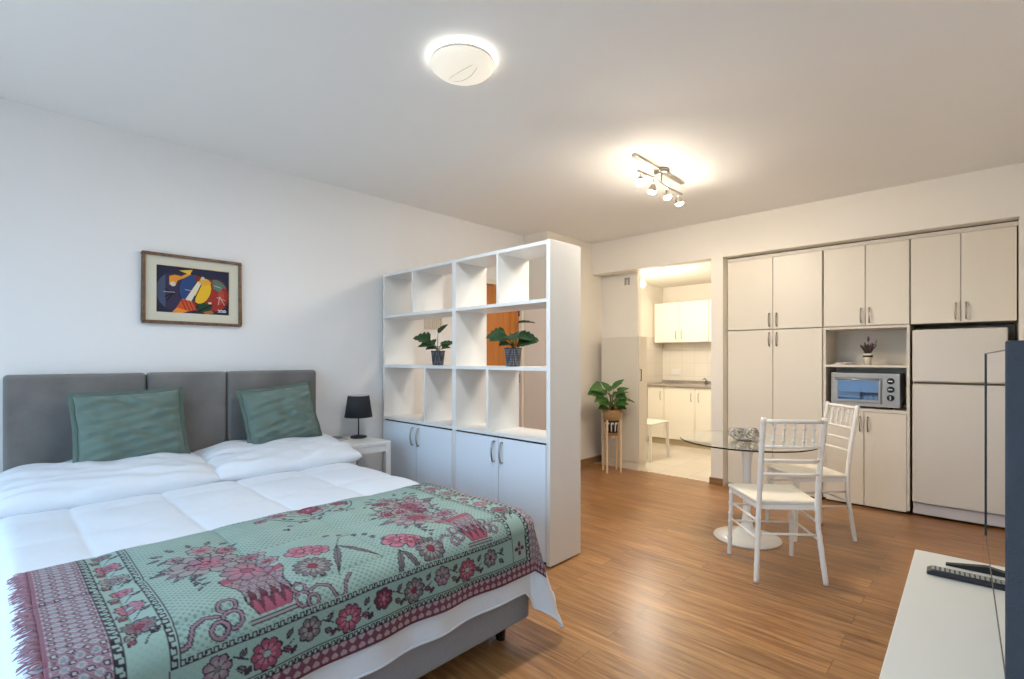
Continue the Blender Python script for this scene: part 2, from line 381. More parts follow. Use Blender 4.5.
def shelf_unit(x0, x1, divt, divl, dsplit, label, endpanel=False, plants=None):
    t = thing('open_bookcase', label, 'bookcase', (0, 2.345, 0), 0, 'white bookcases forming the room divider')
    D = 0.312; th = 0.018; top = 2.0
    boxo('side_panel', 'laminate', t, x0, 0, 0.012, x0 + th, D, top, bevel=0.001)
    te = 0.03 if endpanel else th
    boxo('side_panel', 'laminate', t, x1 - te, -0.002 if endpanel else 0, 0.012, x1, D, top + (0.004 if endpanel else 0), bevel=0.001)
    boxo('top_panel', 'laminate', t, x0 + th, 0, top - 0.022, x1 - te, D, top, bevel=0.001)
    for z in (1.645, 1.222, 0.78): boxo('shelf', 'laminate', t, x0 + th, 0.001, z - 0.022, x1 - te, D, z, bevel=0.001)
    boxo('divider', 'laminate', t, divt - 0.009, 0.003, 1.645, divt + 0.009, D, top - 0.022)
    boxo('divider', 'laminate', t, divl - 0.009, 0.003, 0.78, divl + 0.009, D, 1.20)
    boxo('plinth', 'dark', t, x0 + th, 0.03, 0.0, x1 - te - 0.002, D - 0.02, 0.06)
    boxo('bottom_panel', 'laminate', t, x0 + th, 0.03, 0.06, x1 - te, D, 0.078)
    boxo('back_panel', 'laminate', t, x0 + th, D - 0.01, 0.078, x1 - te, D, 0.758)
    boxo('painted_gap_shade', 'dark', t, x0 + th, 0.012, 0.745, x1 - te, 0.02, 0.758)  # dark strip filling the slit over the doors, shade put in as colour
    for a, b, hs in ((x0 + th + 0.003, dsplit - 0.003, 1), (dsplit + 0.003, x1 - te - 0.006, -1)):
        dd = boxo('door', 'door_white', t, a, 0.0, 0.03, b, 0.018, 0.745, bevel=0.0015)
        hx = b - 0.035 if hs == 1 else a + 0.035
        bow_handle((hx, 0.0, 0.585), (hx, 0.0, 0.72), (0, -0.028, 0), dd, r=0.006)
    return t
shelf_unit(-3.76, -2.812, -3.334, -3.168, -3.279, 'white open bookcase with cupboard doors next to the bedside table')
shelf_unit(-2.810, -1.905, -2.364, -2.461, -2.352, 'white open bookcase with cupboard doors at the free end of the divider', True)

def cab_door(t, x0, x1, z0, z1, hx, hz, m='cream', y=0.0):
    d = boxo('door', m, t, x0, y, z0, x1, y + 0.018, z1, bevel=0.0015)
    bow_handle((hx, y, hz), (hx, y, hz + 0.12), (0, -0.030, 0), d, r=0.006)
    return d
def carcass(t, x0, x1, z0, z1, depth, m='cream_edge', y=0.02):
    boxo('carcass', m, t, x0, y, z0, x1, depth, z1)
YC = 5.17
# tall larder and its top box
t = thing('tall_cupboard', 'tall cream two-door cupboard right of the kitchen opening', 'cupboard', (0, YC, 0))
carcass(t, -1.890, -1.050, 0.05, 1.553, 0.60)
boxo('plinth', 'dark', t, -1.890, 0.03, 0, -1.050, 0.6, 0.05)
cab_door(t, -1.886, -1.4665, 0.018, 1.549, -1.495, 1.40); cab_door(t, -1.4615, -1.0565, 0.018, 1.549, -1.430, 1.40)
GW = 'cream wall cupboards under the ceiling beam'
t = thing('wall_cupboard', 'cream wall cupboard with two doors above the tall cupboard', 'cupboard', (0, YC, 1.556), 0, GW)
carcass(t, -1.890, -1.050, 0, 0.69, 0.60)
cab_door(t, -1.886, -1.4665, 0.005, 0.69, -1.495, 0.03); cab_door(t, -1.4615, -1.0565, 0.005, 0.69, -1.430, 0.03)
t = thing('wall_cupboard', 'cream wall cupboard with two doors above the lavender and toaster oven niche', 'cupboard', (0, YC, 1.556), 0, GW)
carcass(t, -1.046, -0.437, 0, 0.690, 0.60)
cab_door(t, -1.042, -0.738, 0.005, 0.690, -0.765, 0.03); cab_door(t, -0.733, -0.441, 0.005, 0.690, -0.706, 0.03)
t = thing('wall_cupboard', 'cream wall cupboard with two doors above the refrigerator', 'cupboard', (0, YC, 1.556), 0, GW)
carcass(t, -0.433, 0.172, 0, 0.690, 0.60)
cab_door(t, -0.429, -0.130, 0.0, 0.690, -0.158, 0.03); cab_door(t, -0.125, 0.176, 0.0, 0.690, -0.097, 0.03)
# cream strip above them, with a dark strip for the shade over it
st(MB().box(-1.890, YC + 0.03, 2.282, 0.185, YC + 0.04, 2.30).build('cabinet_painted_shadow', 'dark'))  # dark strip stands in for the shade under the beam
st(MB().box(-1.890, YC + 0.008, 2.250, 0.185, YC + 0.04, 2.282).build('trim_cabinet_top', 'cream_edge'))
# unit with niches
t = thing('niche_cabinet', 'cream cabinet with open niches holding the toaster oven, two doors below', 'cabinet', (0, YC, 0))
for x in (-1.046, -0.457): boxo('side_panel', 'cream_edge', t, x, 0.0, 0.03, x + 0.020, 0.58, 1.553, bevel=0.001)
boxo('back_panel', 'cream_edge', t, -1.026, 0.42, 0.05, -0.457, 0.435, 1.553)
boxo('top_panel', 'cream_edge', t, -1.026, 0.0, 1.533, -0.457, 0.42, 1.553)
boxo('shelf', 'cream_edge', t, -1.026, 0.0, 1.200, -0.457, 0.42, 1.220, bevel=0.001)
boxo('shelf', 'cream_edge', t, -1.026, 0.0, 0.820, -0.457, 0.42, 0.845, bevel=0.001)
boxo('plinth', 'dark', t, -1.026, 0.03, 0, -0.457, 0.42, 0.05)
boxo('bottom_panel', 'cream_edge', t, -1.026, 0.03, 0.05, -0.457, 0.42, 0.07)
cab_door(t, -1.024, -0.7465, 0.018, 0.816, -0.772, 0.655, y=-0.002); cab_door(t, -0.7415, -0.459, 0.018, 0.816, -0.716, 0.655, y=-0.002)

# refrigerator
t = thing('refrigerator', 'cream two-door refrigerator built in below the end wall cupboard', 'refrigerator', (-0.145, YC + 0.0, 0))
W = 0.275
boxo('body', 'fridge', t, -W, 0.05, 0.03, W, 0.58, 1.505, bevel=0.008)
boxo('freezer_door', 'fridge', t, -W, -0.02, 1.088, W, 0.045, 1.508, bevel=0.012)
boxo('fridge_door', 'fridge', t, -W, -0.02, 0.115, W, 0.045, 1.072, bevel=0.012)
boxo('door_gasket', 'fridge_seal', t, -W + 0.01, 0.0, 1.070, W - 0.01, 0.05, 1.090)
g = MB(); g2 = MB()
g.prism([(-W + 0.03, 1.098), (-0.06, 1.098), (-0.09, 1.112), (-W + 0.07, 1.112)], 'y', -0.026, -0.019)
g2.prism([(0.06, 1.098), (W - 0.03, 1.098), (W - 0.07, 1.112), (0.09, 1.112)], 'y', -0.026, -0.019)
g.build('grip_ledge', 'fridge', t, bevel=0.001); g2.build('grip_ledge', 'fridge', t, bevel=0.001)
boxo('badge', 'fridge_base', t, -0.04, -0.023, 1.045, 0.04, -0.019, 1.052)
boxo('kick_plate', 'fridge_base', t, -W + 0.004, 0.005, 0.022, W - 0.004, 0.05, 0.108, bevel=0.003)
for x in (-0.22, 0.22): MB().lathe([(0.0, 0), (0.018, 0), (0.018, 0.03), (0, 0.03)], 12, (x, 0.1, 0)).build('foot', 'black', t)

# toaster oven
t = thing('toaster_oven', 'silver toaster oven with blue glass door and three black knobs', 'toaster oven', (-0.747, YC + 0.03, 0.845))
ow, oh = 0.485, 0.300
boxo('body', 'oven', t, -ow / 2, 0.02, 0.018, ow / 2, 0.32, oh + 0.005, bevel=0.008)
fr = MB().box(-ow / 2, 0.0, 0.018, ow / 2, 0.02, 0.05).box(-ow / 2, 0.0, oh - 0.035, ow / 2, 0.02, oh + 0.005).box(-ow / 2, 0.0, 0.05, -ow / 2 + 0.028, 0.02, oh - 0.035).box(0.125, 0.0, 0.05, ow / 2, 0.02, oh - 0.035)
fr.build('front_frame', 'oven', t, bevel=0.002)
boxo('cavity', 'oven_in', t, -ow / 2 + 0.028, 0.0175, 0.05, 0.112, 0.0195, oh - 0.035)
dd = MB().box(-ow / 2 + 0.022, -0.012, 0.055, 0.115, -0.004, 0.075).box(-ow / 2 + 0.022, -0.012, oh - 0.06, 0.115, -0.004, oh - 0.04).box(-ow / 2 + 0.022, -0.012, 0.075, -ow / 2 + 0.05, -0.004, oh - 0.06).box(0.1, -0.012, 0.075, 0.115, -0.004, oh - 0.06).build('door', 'oven', t)
boxo('glass', 'oven_glass', dd, -ow / 2 + 0.05, -0.010, 0.075, 0.10, -0.006, oh - 0.06)
boxo('rack', 'oven_rack', t, -ow / 2 + 0.06, 0.004, 0.105, 0.10, 0.016, 0.14)
MB().tube([(-ow / 2 + 0.035, -0.014, oh - 0.05), (-ow / 2 + 0.035, -0.034, oh - 0.05), (0.10, -0.034, oh - 0.05), (0.10, -0.014, oh - 0.05)], 0.006, 8).build('handle', 'steel', dd)
for z in (0.24, 0.17, 0.10):
    k = MB().lathe([(0, 0), (0.026, 0), (0.026, 0.006), (0.022, 0.02), (0, 0.02)], 20).build('knob', 'black', t, loc=(0.182, 0.0, z)); k.rotation_euler = (PI / 2, 0, 0)
    q = MB().box(-0.016, -0.003, 0.0195, 0.016, 0.003, 0.024).build('pointer', 'steel', k)
    if z < 0.12: q.rotation_euler = (0, 0, PI / 2)
for x in (-0.18, 0.18): MB().lathe([(0, 0), (0.012, 0), (0.014, 0.019), (0, 0.019)], 10, (x, 0.06, 0)).build('foot', 'black', t)

# lavender pot
t = thing('lavender_pot', 'small cream pot of purple lavender in the niche above the toaster oven', 'potted plant', (-0.735, YC + 0.13, 1.220))
MB().lathe([(0, 0), (0.026, 0), (0.034, 0.07), (0.037, 0.075), (0.037, 0.082), (0.031, 0.082), (0.028, 0.07), (0, 0.07)], 24).build('pot', 'cup', t)
MB().lathe([(0.0345, 0.055), (0.0365, 0.055), (0.0375, 0.068), (0.0355, 0.068)], 24).build('dark_band', 'black', t)
t.scale = (1.0, 1.0, 1.22)
sp = MB(); fl = MB(); rr = random.Random(3)
for i in range(44):
    a = rr.uniform(0, 2 * PI); l = rr.uniform(0.05, 0.10); s = rr.uniform(0.15, 0.75)
    p0 = Vector((0.012 * math.cos(a), 0.012 * math.sin(a), 0.07)); dv = Vector((math.cos(a) * s, math.sin(a) * s, 1)).normalized()
    p1 = p0 + dv * l; sp.tube([p0, p0.lerp(p1, .5) + Vector((0, 0, .004)), p1], [0.002, 0.0018, 0.001], 4)
    for k in range(5):
        q = p0.lerp(p1, 0.3 + 0.14 * k); e = Vector((rr.uniform(-1, 1), rr.uniform(-1, 1), 0.6)).normalized() * 0.014
        sp.tube([q, q + e], [0.0025, 0.0008], 4)
    if i % 2 == 0:
        fl.tube([p1 - dv * 0.022, p1 - dv * 0.01, p1], [0.003, 0.0055, 0.001], 6)
fl.tube([(0.003, 0, 0.165), (0.003, 0, 0.185), (0.003, 0, 0.205)], [0.005, 0.011, 0.003], 8); sp.tube([(0.0, 0, 0.08), (0.003, 0, 0.17)], 0.0018, 5)
fl.tube([(0.055, 0, 0.155), (0.062, 0, 0.18)], [0.004, 0.002], 6); sp.tube([(0.0, 0, 0.08), (0.056, 0, 0.16)], 0.0018, 5)
sp.build('sprigs', 'sprig', t); fl.build('flowers', 'lavender', t)
t = thing('folded_towel', 'pale folded cloth lying left of the lavender pot', 'cloth', (-0.905, YC + 0.09, 1.220))
MB().box(-0.075, -0.04, 0, 0.02, 0.06, 0.012).build('lower_fold', 'paper', t, bevel=0.005)
MB().box(-0.06, -0.035, 0.012, 0.065, 0.05, 0.02).build('upper_fold', 'paper', t, bevel=0.004)

# ------------------------------------------------------------------ kitchen
t = thing('storage_cabinet', 'beige waist-high storage cabinet behind the plant stand', 'cabinet', (0, 5.085, 0))
boxo('body', 'cabinet_beige', t, -3.34, 0.0, 0.09, -2.86, 0.193, 1.525, bevel=0.002)
boxo('plinth', 'cream', t, -3.34, 0.004, 0, -2.862, 0.193, 0.086)
d = boxo('side_door', 'cream_edge', t, -2.86, 0.006, 0.09, -2.842, 0.19, 1.527, bevel=0.001)
MB().tube([(-2.842, 0.03, 1.02), (-2.826, 0.03, 1.02), (-2.826, 0.03, 1.15), (-2.842, 0.03, 1.15)], 0.005, 8).build('handle', 'dark', d)
bk = MB().box(-3.19, YF + 0.0, 0, 0, 0, 0) if False else None
t = thing('pull_up_bracket', 'small metal bracket high under the beam over the storage cabinet', 'bracket', (-3.10, 5.28, 2.20))
boxo('plate', 'handle', t, -0.035, -0.012, -0.045, -0.012, 0.0, 0.045, bevel=0.002)
boxo('arm', 'steel', t, 0.012, -0.012, -0.045, 0.030, 0.0, 0.045, bevel=0.002)
boxo('crossbar', 'steel', t, -0.012, -0.008, 0.02, 0.012, 0.0, 0.04)

t = thing('kitchen_wall_cupboard', 'ivory wall cupboard over the kitchen counter', 'cupboard', (0, 7.10, 1.515))
boxo('carcass', 'kit_door', t, -3.70, 0.02, 0.0, -2.02, 0.31, 0.60)
xs = [-3.70, -3.30, -2.86, -2.44, -2.02]
for i in range(4):
    a, b = xs[i] + 0.003, xs[i + 1] - 0.003
    d = boxo('door', 'kit_door', t, a, 0, 0.003, b, 0.018, 0.60, bevel=0.0015)
    hx = b - 0.04 if i % 2 == 0 else a + 0.04
    bow_handle((hx, 0, 0.05), (hx, 0, 0.17), (0, -0.024, 0), d)
t = thing('kitchen_base_cabinet', 'ivory kitchen base cabinet with four doors under the granite counter', 'cabinet', (0, 6.90, 0))
boxo('carcass', 'kit_door', t, -3.71, 0.02, 0.09, -2.02, 0.51, 0.855)
boxo('plinth', 'plinth_k', t, -3.71, 0.04, 0, -2.02, 0.5, 0.09)
xs = [-3.71, -3.44, -2.97, -2.50, -2.02]
for i in range(4):
    a, b = xs[i] + 0.003, xs[i + 1] - 0.003
    d = boxo('door', 'kit_door', t, a, 0, 0.095, b, 0.018, 0.85, bevel=0.0015)
    hx = b - 0.05 if i in (0, 1) else a + 0.05
    bow_handle((hx, 0, 0.66), (hx, 0, 0.78), (0, -0.024, 0), d)
t = thing('kitchen_worktop', 'speckled grey granite kitchen worktop', 'worktop', (0, 6.87, 0.857))
boxo('slab', 'counter', t, -3.715, 0, 0, -2.02, 0.545, 0.035, bevel=0.004)
boxo('upstand', 'counter', t, -3.715, 0.52, 0.035, -2.02, 0.545, 0.075)
s = MB().box(-3.25, 0.12, 0.035, -2.78, 0.47, 0.039).build('sink_rim', 'steel', t, bevel=0.002)
MB().tube([(-3.0, 0.49, 0.035), (-3.0, 0.49, 0.10), (-3.0, 0.44, 0.12), (-3.0, 0.36, 0.10)], 0.010, 10).build('tap', 'steel', t)
tag(MB().box(-3.56, 7.405, 1.02, -3.42, 7.418, 1.10).build('power_outlet', 'white_paint', bevel=0.004), 'white socket plate on the tiled kitchen wall above the worktop', 'socket')

t = thing('kitchen_stool', 'plain white square stool standing in the kitchen doorway', 'stool', (-3.20, 5.85, 0))
boxo('seat', 'chair_w', t, -0.24, -0.25, 0.445, 0.24, 0.25, 0.47, bevel=0.01)
for sx in (-1, 1):
    for sy in (-1, 1):
        MB().tube([(sx * 0.22, sy * 0.235, 0), (sx * 0.215, sy * 0.22, 0.445)], [0.017, 0.022], 4, sq=True).build('leg', 'chair_w', t)
t = thing('pendant_bulb', 'bare glowing bulb under the kitchen ceiling', 'lamp', (-3.14, 5.72, 2.40))
MB().lathe([(0, 0), (0.035, 0), (0.035, -0.012), (0.006, -0.02), (0.006, -0.10), (0.02, -0.105), (0.02, -0.14), (0, -0.14)], 16).build('socket', 'white_paint', t)
M['kit_bulb'] = emit_mat('kitchen_bulb_glow', rgb(255, 236, 200), 60)
MB().lathe([(0, -0.14), (0.014, -0.145), (0.03, -0.175), (0.03, -0.195), (0.018, -0.215), (0, -0.22)], 16).build('bulb', 'kit_bulb', t)

# ------------------------------------------------------------------ the bed
BX0, BX1, BY0, BY1 = -3.68, -1.50, 0.03, 1.71      # mattress footprint
t = thing('upholstered_bed', 'grey upholstered double bed with a three-panel velvet headboard', 'bed', (0, 0, 0))
MB().box(BX0, BY0 + 0.01, 0.10, BX1 + 0.0, BY1 - 0.01, 0.34).build('bed_base', 'bedbase', t, bevel=0.015, seg=3)
for x in (BX0 + 0.12, BX1 - 0.10):
    for y in (BY0 + 0.12, BY1 - 0.10):
        MB().tube([(x, y, 0), (x, y, 0.10)], [0.022, 0.028], 12).build('leg', 'black', t)
MB().box(BX0 + 0.01, BY0 + 0.01, 0.342, BX1 - 0.03, BY1 - 0.01, 0.50).build('mattress', 'mattress', t, bevel=0.05, seg=4)
hb = thing  # headboard panels
for (a, b) in ((0.052, 0.665), (0.673, 1.108), (1.116, 1.731)):
    MB().box(-3.795, a, 0.30, -3.70, b, 1.19).build('headboard_panel', 'velvet', t, bevel=0.022, seg=5)

def wav(x, y, k):
    return math.sin(k * x * 1.7 + 2.1 * math.sin(k * y * 0.9)) * math.cos(k * y * 1.3 + 1.4 * math.sin(k * x * 0.7))
R0 = 0.055
EX, EY0, EY1 = BX1 - 0.04, BY0 + 0.045, BY1 - 0.045
Z0 = 0.573
def top_h(x, y):
    """puffy quilted top of the duvet"""
    qx = (x + 3.7) / 0.36; qy = (y + 0.10) / 0.36
    puff = 0.021 * (abs(math.sin(PI * qx)) ** 0.28) * (abs(math.sin(PI * qy)) ** 0.28)
    return Z0 - 0.012 + puff + 0.003 * wav(x, y, 9)
def drape(u, v, off=0.0, hemwave=1.0, side_flare=0.0):
    du = max(u - EX, 0.0); dv = (v - EY1) if v > EY1 else ((v - EY0) if v < EY0 else 0.0)
    d = math.hypot(du, dv)
    cx = min(u, EX); cy = min(max(v, EY0), EY1)
    zt = top_h(cx, cy)
    if d < 1e-9: return (u, v, zt + off)
    nx, ny = du / d, dv / d; r = R0 + off
    arc = r * PI / 2
    if d < arc:
        a = d / r; return (cx + nx * r * math.sin(a), cy + ny * r * math.sin(a), zt + off - r * (1 - math.cos(a)))
    h = d - arc
    per = (cy if nx > abs(ny) else cx) + (0.5 * math.atan2(dv, du + 1e-6))
    wv = 0.009 * hemwave * math.sin(per * 17 + 1.3 * math.sin(per * 6)) * min(1, h / 0.18)
    corner = 2 * abs(nx * ny)
    out = r + wv + h * (0.06 + 0.16 * corner + side_flare * max(0.0, ny))
    return (cx + nx * out, cy + ny * out, zt + off - r - h * (1.0 - 0.05 * corner))
def grid_obj(name, P, nu, nv, m, parent=None, solid=0.0, smooth=True):
    vs = np.array(P, dtype=np.float32).reshape(-1, 3)
    i = np.arange(nu - 1)[:, None] * nv + np.arange(nv - 1)[None, :]
    i = i.ravel(); F = np.stack([i, i + nv, i + nv + 1, i + 1], 1)
    me = bpy.data.meshes.new(name); me.from_pydata(vs.tolist(), [], F.tolist())
    me.polygons.foreach_set('use_smooth', [smooth] * len(me.polygons))
    me.materials.append(M[m]); o = bpy.data.objects.new(name, me); COL.objects.link(o)
    if parent is not None: o.parent = parent
    if solid:
        s = o.modifiers.new('s', 'SOLIDIFY'); s.thickness = solid; s.offset = -1 if solid > 0 else 0
    return o
nu, nv = 230, 230
us = np.linspace(-3.64, EX + 0.345, nu); vs_ = np.linspace(EY0 - 0.33, EY1 + 0.36, nv)
def flap(u, v):
    # the loose far corner of the duvet hangs lower than the rest of the hem
    k = min(1.0, max(0.0, (v - (EY1 - 0.05)) / 0.10)); k = k * k * (3 - 2 * k)
    if u > EX: u = EX + (u - EX) * (1 + 0.24 * k)
    return u
duv = grid_obj('duvet', [drape(flap(u, v), v, 0, 1, 0.12) for u in us for v in vs_], nu, nv, 'duvet', None, 0.012)
tag(duv, 'white quilted duvet spread over the bed, hanging over the foot', 'duvet')
# piping round the hem
pp = [drape(flap(us[-1], v), v, 0.001, 1, 0.12) for v in vs_]; pq = [drape(flap(u, vs_[-1]), vs_[-1], 0.001, 1, 0.12) for u in us[20:]]
pm = MB().tube([Vector(p) for p in pp], 0.005, 6).tube([Vector(p) for p in pq], 0.005, 6); pm.build('piping', 'duvet', duv)

def soft(name, m, parent, w, h, t, loc, rot, seed=0, wr=0.006, p=0.42, flange=0.0, hem=None, sag=0.0, n=44, pull=1.0):
    """pillow / cushion: closed puffed rectangle in its local XZ plane (w along X, h along Z)"""
    rnd = random.Random(seed); ph = [rnd.uniform(0, 6) for _ in range(6)]
    vs = []; fs = []
    for side in (1, -1):
        for i in range(n):
            for j in range(n):
                a = -1 + 2 * i / (n - 1); b = -1 + 2 * j / (n - 1)
                e = max(0.0, (1 - a ** 4)) ** p * max(0.0, (1 - b ** 4)) ** p
                # corners pull out, edges pull in a little
                px = a * w / 2 * (1 - 0.05 * pull * (1 - b * b)); pz = b * h / 2 * (1 - 0.06 * pull * (1 - a * a))
                wr_ = wr * (math.sin(9 * a + 7 * b + ph[0] + 2 * math.sin(3 * b + ph[1])) + 0.7 * math.sin(15 * b + 4 * a + ph[2] + 2 * math.sin(4 * a + ph[3])) + 0.5 * math.sin(23 * b - 6 * a + ph[4]))
                y = side * (t / 2 * e * (1 - 0.25 * b * sag)) + side * wr_ * min(1, e * 1.5)
                pz += sag * 0.02 * math.cos(a * 2 + ph[5])
                vs.append((px, y, pz))
    o_ = n * n
    for i in range(n - 1):
        for j in range(n - 1):
            q = i * n + j; fs.append((q, q + n, q + n + 1, q + 1)); q += o_; fs.append((q, q + 1, q + n + 1, q + n))
    mb = MB(); mb.add(vs, fs, True); o = mb.build(name, m, parent)
    o.location = loc; o.rotation_euler = rot
    return o

# white pillows lying flat against the headboard
def pillow(label, yc, loc_z, seed, width, rz=0.0):
    t = soft('bed_pillow', 'pillow', None, width, 0.58, 0.175, (-3.405, yc, loc_z - 0.028), (PI / 2 + 0.10, 0, PI / 2 + rz), seed, 0.007, 0.46, n=72, pull=-0.6)
    tag(t, label, 'pillow', 'white bed pillows')
    return t
pillow('white pillow lying under the larger green cushion, nearest the camera', 0.455, 0.655, 1, 0.90)
pillow('white pillow lying under the smaller green cushion by the bedside table', 1.335, 0.655, 5, 0.90)

def cushion(label, name, yc, zc, w, h, x, lean, roll, seed):
    t = soft(name, 'green', None, w, h, 0.15, (x, yc, zc), (0, 0, 0), seed, 0.009, 0.5, n=72)
    t.rotation_euler = (Matrix.Rotation(PI / 2, 3, 'Z') @ Matrix.Rotation(-lean, 3, 'X') @ Matrix.Rotation(roll, 3, 'Y')).to_euler()
    tag(t, label, 'cushion', 'green cushions against the headboard')
    # stitched flange round the edge
    f = MB(); n = 40; A = []; B = []
    def rim(sx, sz, k):
        out = []
        for s in range(4):
            for i in range(n):
                q = -1 + 2 * i / n
                a, b = [(q, -1), (1, q), (-q, 1), (-1, -q)][s]
                px = a * w / 2 * (1 - 0.05 * (1 - b * b)); pz = b * h / 2 * (1 - 0.06 * (1 - a * a))
                L = math.hypot(a, b)
                out.append((px + k * (a if abs(a) == 1 else 0) + k * 0.0, 0.004 * math.sin(9 * q + s + seed), pz + k * (b if abs(b) == 1 else 0)))
        return out
    inner = rim(1, 1, -0.012); outer = rim(1, 1, 0.022); N = len(inner)
    vs = [(p[0], p[1] + dy, p[2]) for dy in (-0.0035, 0.0035) for p in inner] + [(p[0], p[1] + dy, p[2]) for dy in (-0.003, 0.003) for p in outer]
    fs = []
    for i in range(N):
        j = (i + 1) % N
        fs += [(i, j, 2 * N + j, 2 * N + i), (N + i, 3 * N + i, 3 * N + j, N + j), (2 * N + i, 2 * N + j, 3 * N + j, 3 * N + i), (i, N + i, N + j, j)]
    f.add(vs, fs, True); f.build('flange', 'green_hem', t)
    return t
cushion('large sage green cushion at the left of the headboard', 'throw_cushion', 0.570, 0.885, 0.50, 0.40, -3.555, 0.30, -0.03, 2)
cushion('smaller tilted sage green cushion near the black lamp', 'throw_cushion', 1.410, 0.885, 0.47, 0.38, -3.56, 0.30, -0.09, 9)

# ---- the tapestry blanket over the foot of the bed
UA, UB_, VA, VB = -2.265, -1.262, 0.085, 1.855
step = 0.0034
nu = int((UB_ - UA) / step); nv = int((VB - VA) / step)
us = np.linspace(UA, UB_, nu); vv = np.linspace(VA, VB, nv)
P = [drape(u + 0.006 * math.sin(v * 5), v, 0.013, 1.0) for u in us for v in vv]
U, V = np.meshgrid(us, vv, indexing='ij')
def weave(U, V):
    def c(r, g, b): return np.array([lin(r), lin(g), lin(b)])
    TEAL, TEAL2 = c(150, 174, 164), c(116, 144, 138)
    DARK, GREY, GREY2 = c(50, 40, 52), c(112, 106, 108), c(150, 144, 142)
    PINK, ROSE, RED, BURG, MAUVE = c(180, 112, 130), c(152, 78, 96), c(134, 44, 62), c(98, 44, 58), c(146, 116, 128)
    a = V - VA; LA = VB - VA; XF = 0.085; A = np.minimum(a, LA - a - XF); cc = UB_ - U
    col = np.zeros(U.shape + (3,)); col[:] = TEAL
    k = 2 * PI / 0.021
    dm = np.sin(k * U) * np.sin(k * V); col[dm > 0.25] = TEAL2
    def put(mask, cl): col[mask] = cl
    # floral painter
    def flower(v0, u0, R, n, petal, petal2, mid, rot=0.0, out=DARK):
        dv, du = V - v0, U - u0; r = np.hypot(dv, du); th = np.arctan2(du, dv) + rot
        edge = R * (0.80 + 0.20 * np.abs(np.cos(n * th / 2)))
        inside = r < edge; put(r < edge + 0.0045, out); put(inside, petal)
        put(inside & (r < edge * 0.66) & (np.abs(np.cos(n * th / 2)) > 0.55), petal2)
        put(inside & (np.abs(np.cos(n * th / 2)) < 0.20) & (r > R * 0.3), out)
        put(r < R * 0.30, out); put(r < R * 0.24, mid)
    def leaf(v0, u0, L, Wd, ang, fill=GREY, out=DARK):
        dv, du = V - v0, U - u0; x = dv * math.cos(ang) + du * math.sin(ang); y = -dv * math.sin(ang) + du * math.cos(ang)
        tt = np.clip(x / L, 0, 1); w_ = Wd * np.sin(PI * tt ** 0.8) * (1 + 0.15 * np.sin(40 * tt))
        ins = (x > 0) & (x < L)
        put(ins & (np.abs(y) < w_), out); put(ins & (np.abs(y) < w_ - 0.004), fill); put(ins & (np.abs(y) < 0.0016), out)
    def curve(pts, wd, cl):
        for i in range(len(pts) - 1):
            for s in np.linspace(0, 1, 10):
                p = (pts[i][0] * (1 - s) + pts[i + 1][0] * s, pts[i][1] * (1 - s) + pts[i + 1][1] * s)
                put(np.hypot(V - p[0], U - p[1]) < wd, cl)
    def arc(v0, u0, R, a0, a1, wd, cl):
        r = np.hypot(V - v0, U - u0); th = np.arctan2(U - u0, V - v0)
        put((np.abs(r - R) < wd) & (th > a0) & (th < a1), cl)
    # --- field motifs
    def vase(v0, u0, s=1.0):
        s *= 1.45
        y = (U - (u0 - 0.07 * s)) / (0.15 * s); w_ = s * (0.062 - 0.030 * np.clip(y, 0, 1) + 0.004 * np.sin(10 * y))
        ins = (y > 0) & (y < 1)
        put(ins & (np.abs(V - v0) < w_ + 0.004), DARK); put(ins & (np.abs(V - v0) < w_), MAUVE)
        body = ins & (np.abs(V - v0) < w_)
        pr = np.mod((V - v0) / (0.026) + 0.5 * np.floor(y / 0.13), 1.0) - 0.5; qr = np.mod(y / 0.13, 1.0) - 0.5
        rr_ = np.hypot(pr, qr); put(body & (rr_ < 0.46), DARK); put(body & (rr_ < 0.38), GREY2); put(body & (rr_ < 0.18), MAUVE)
        tri = np.abs(np.mod((V - v0) / 0.030, 1.0) - 0.5) * 2
        put(body & (y > 0.50 + 0.30 * tri), DARK); put(body & (y > 0.56 + 0.30 * tri), BURG); put(body & (y > 0.72 + 0.26 * tri), ROSE)
        put(ins & (np.abs(V - v0) < w_) & (y < 0.18), ROSE)
        for q, rr_ in ((0.0, 0.050), (0.016, 0.062), (0.032, 0.07)):
            uu = u0 + (0.088 + q) * s
            put((np.abs(U - uu) < 0.006) & (np.abs(V - v0) < rr_ * s), DARK); put((np.abs(U - uu) < 0.003) & (np.abs(V - v0) < rr_ * s), GREY2)
    def bow(v0, u0, s, sg):
        for (dv_, du_, R_) in ((0.028, -0.024, 0.020), (0.030, 0.018, 0.022), (-0.002, 0.034, 0.018)):
            arc(v0 + sg * dv_ * s, u0 + du_ * s, R_ * s, -PI, PI, 0.0065 * s, DARK); arc(v0 + sg * dv_ * s, u0 + du_ * s, R_ * s, -PI, PI, 0.0035 * s, MAUVE)
        pts = [(v0, u0), (v0 - sg * .03, u0 - .01), (v0 - sg * .06, u0 + .005), (v0 - sg * .075, u0 + .045), (v0 - sg * .10, u0 + .05), (v0 - sg * .115, u0 + .01), (v0 - sg * .14, u0 - .01)]
        curve(pts, 0.0068 * s, DARK); curve(pts, 0.0036 * s, MAUVE)
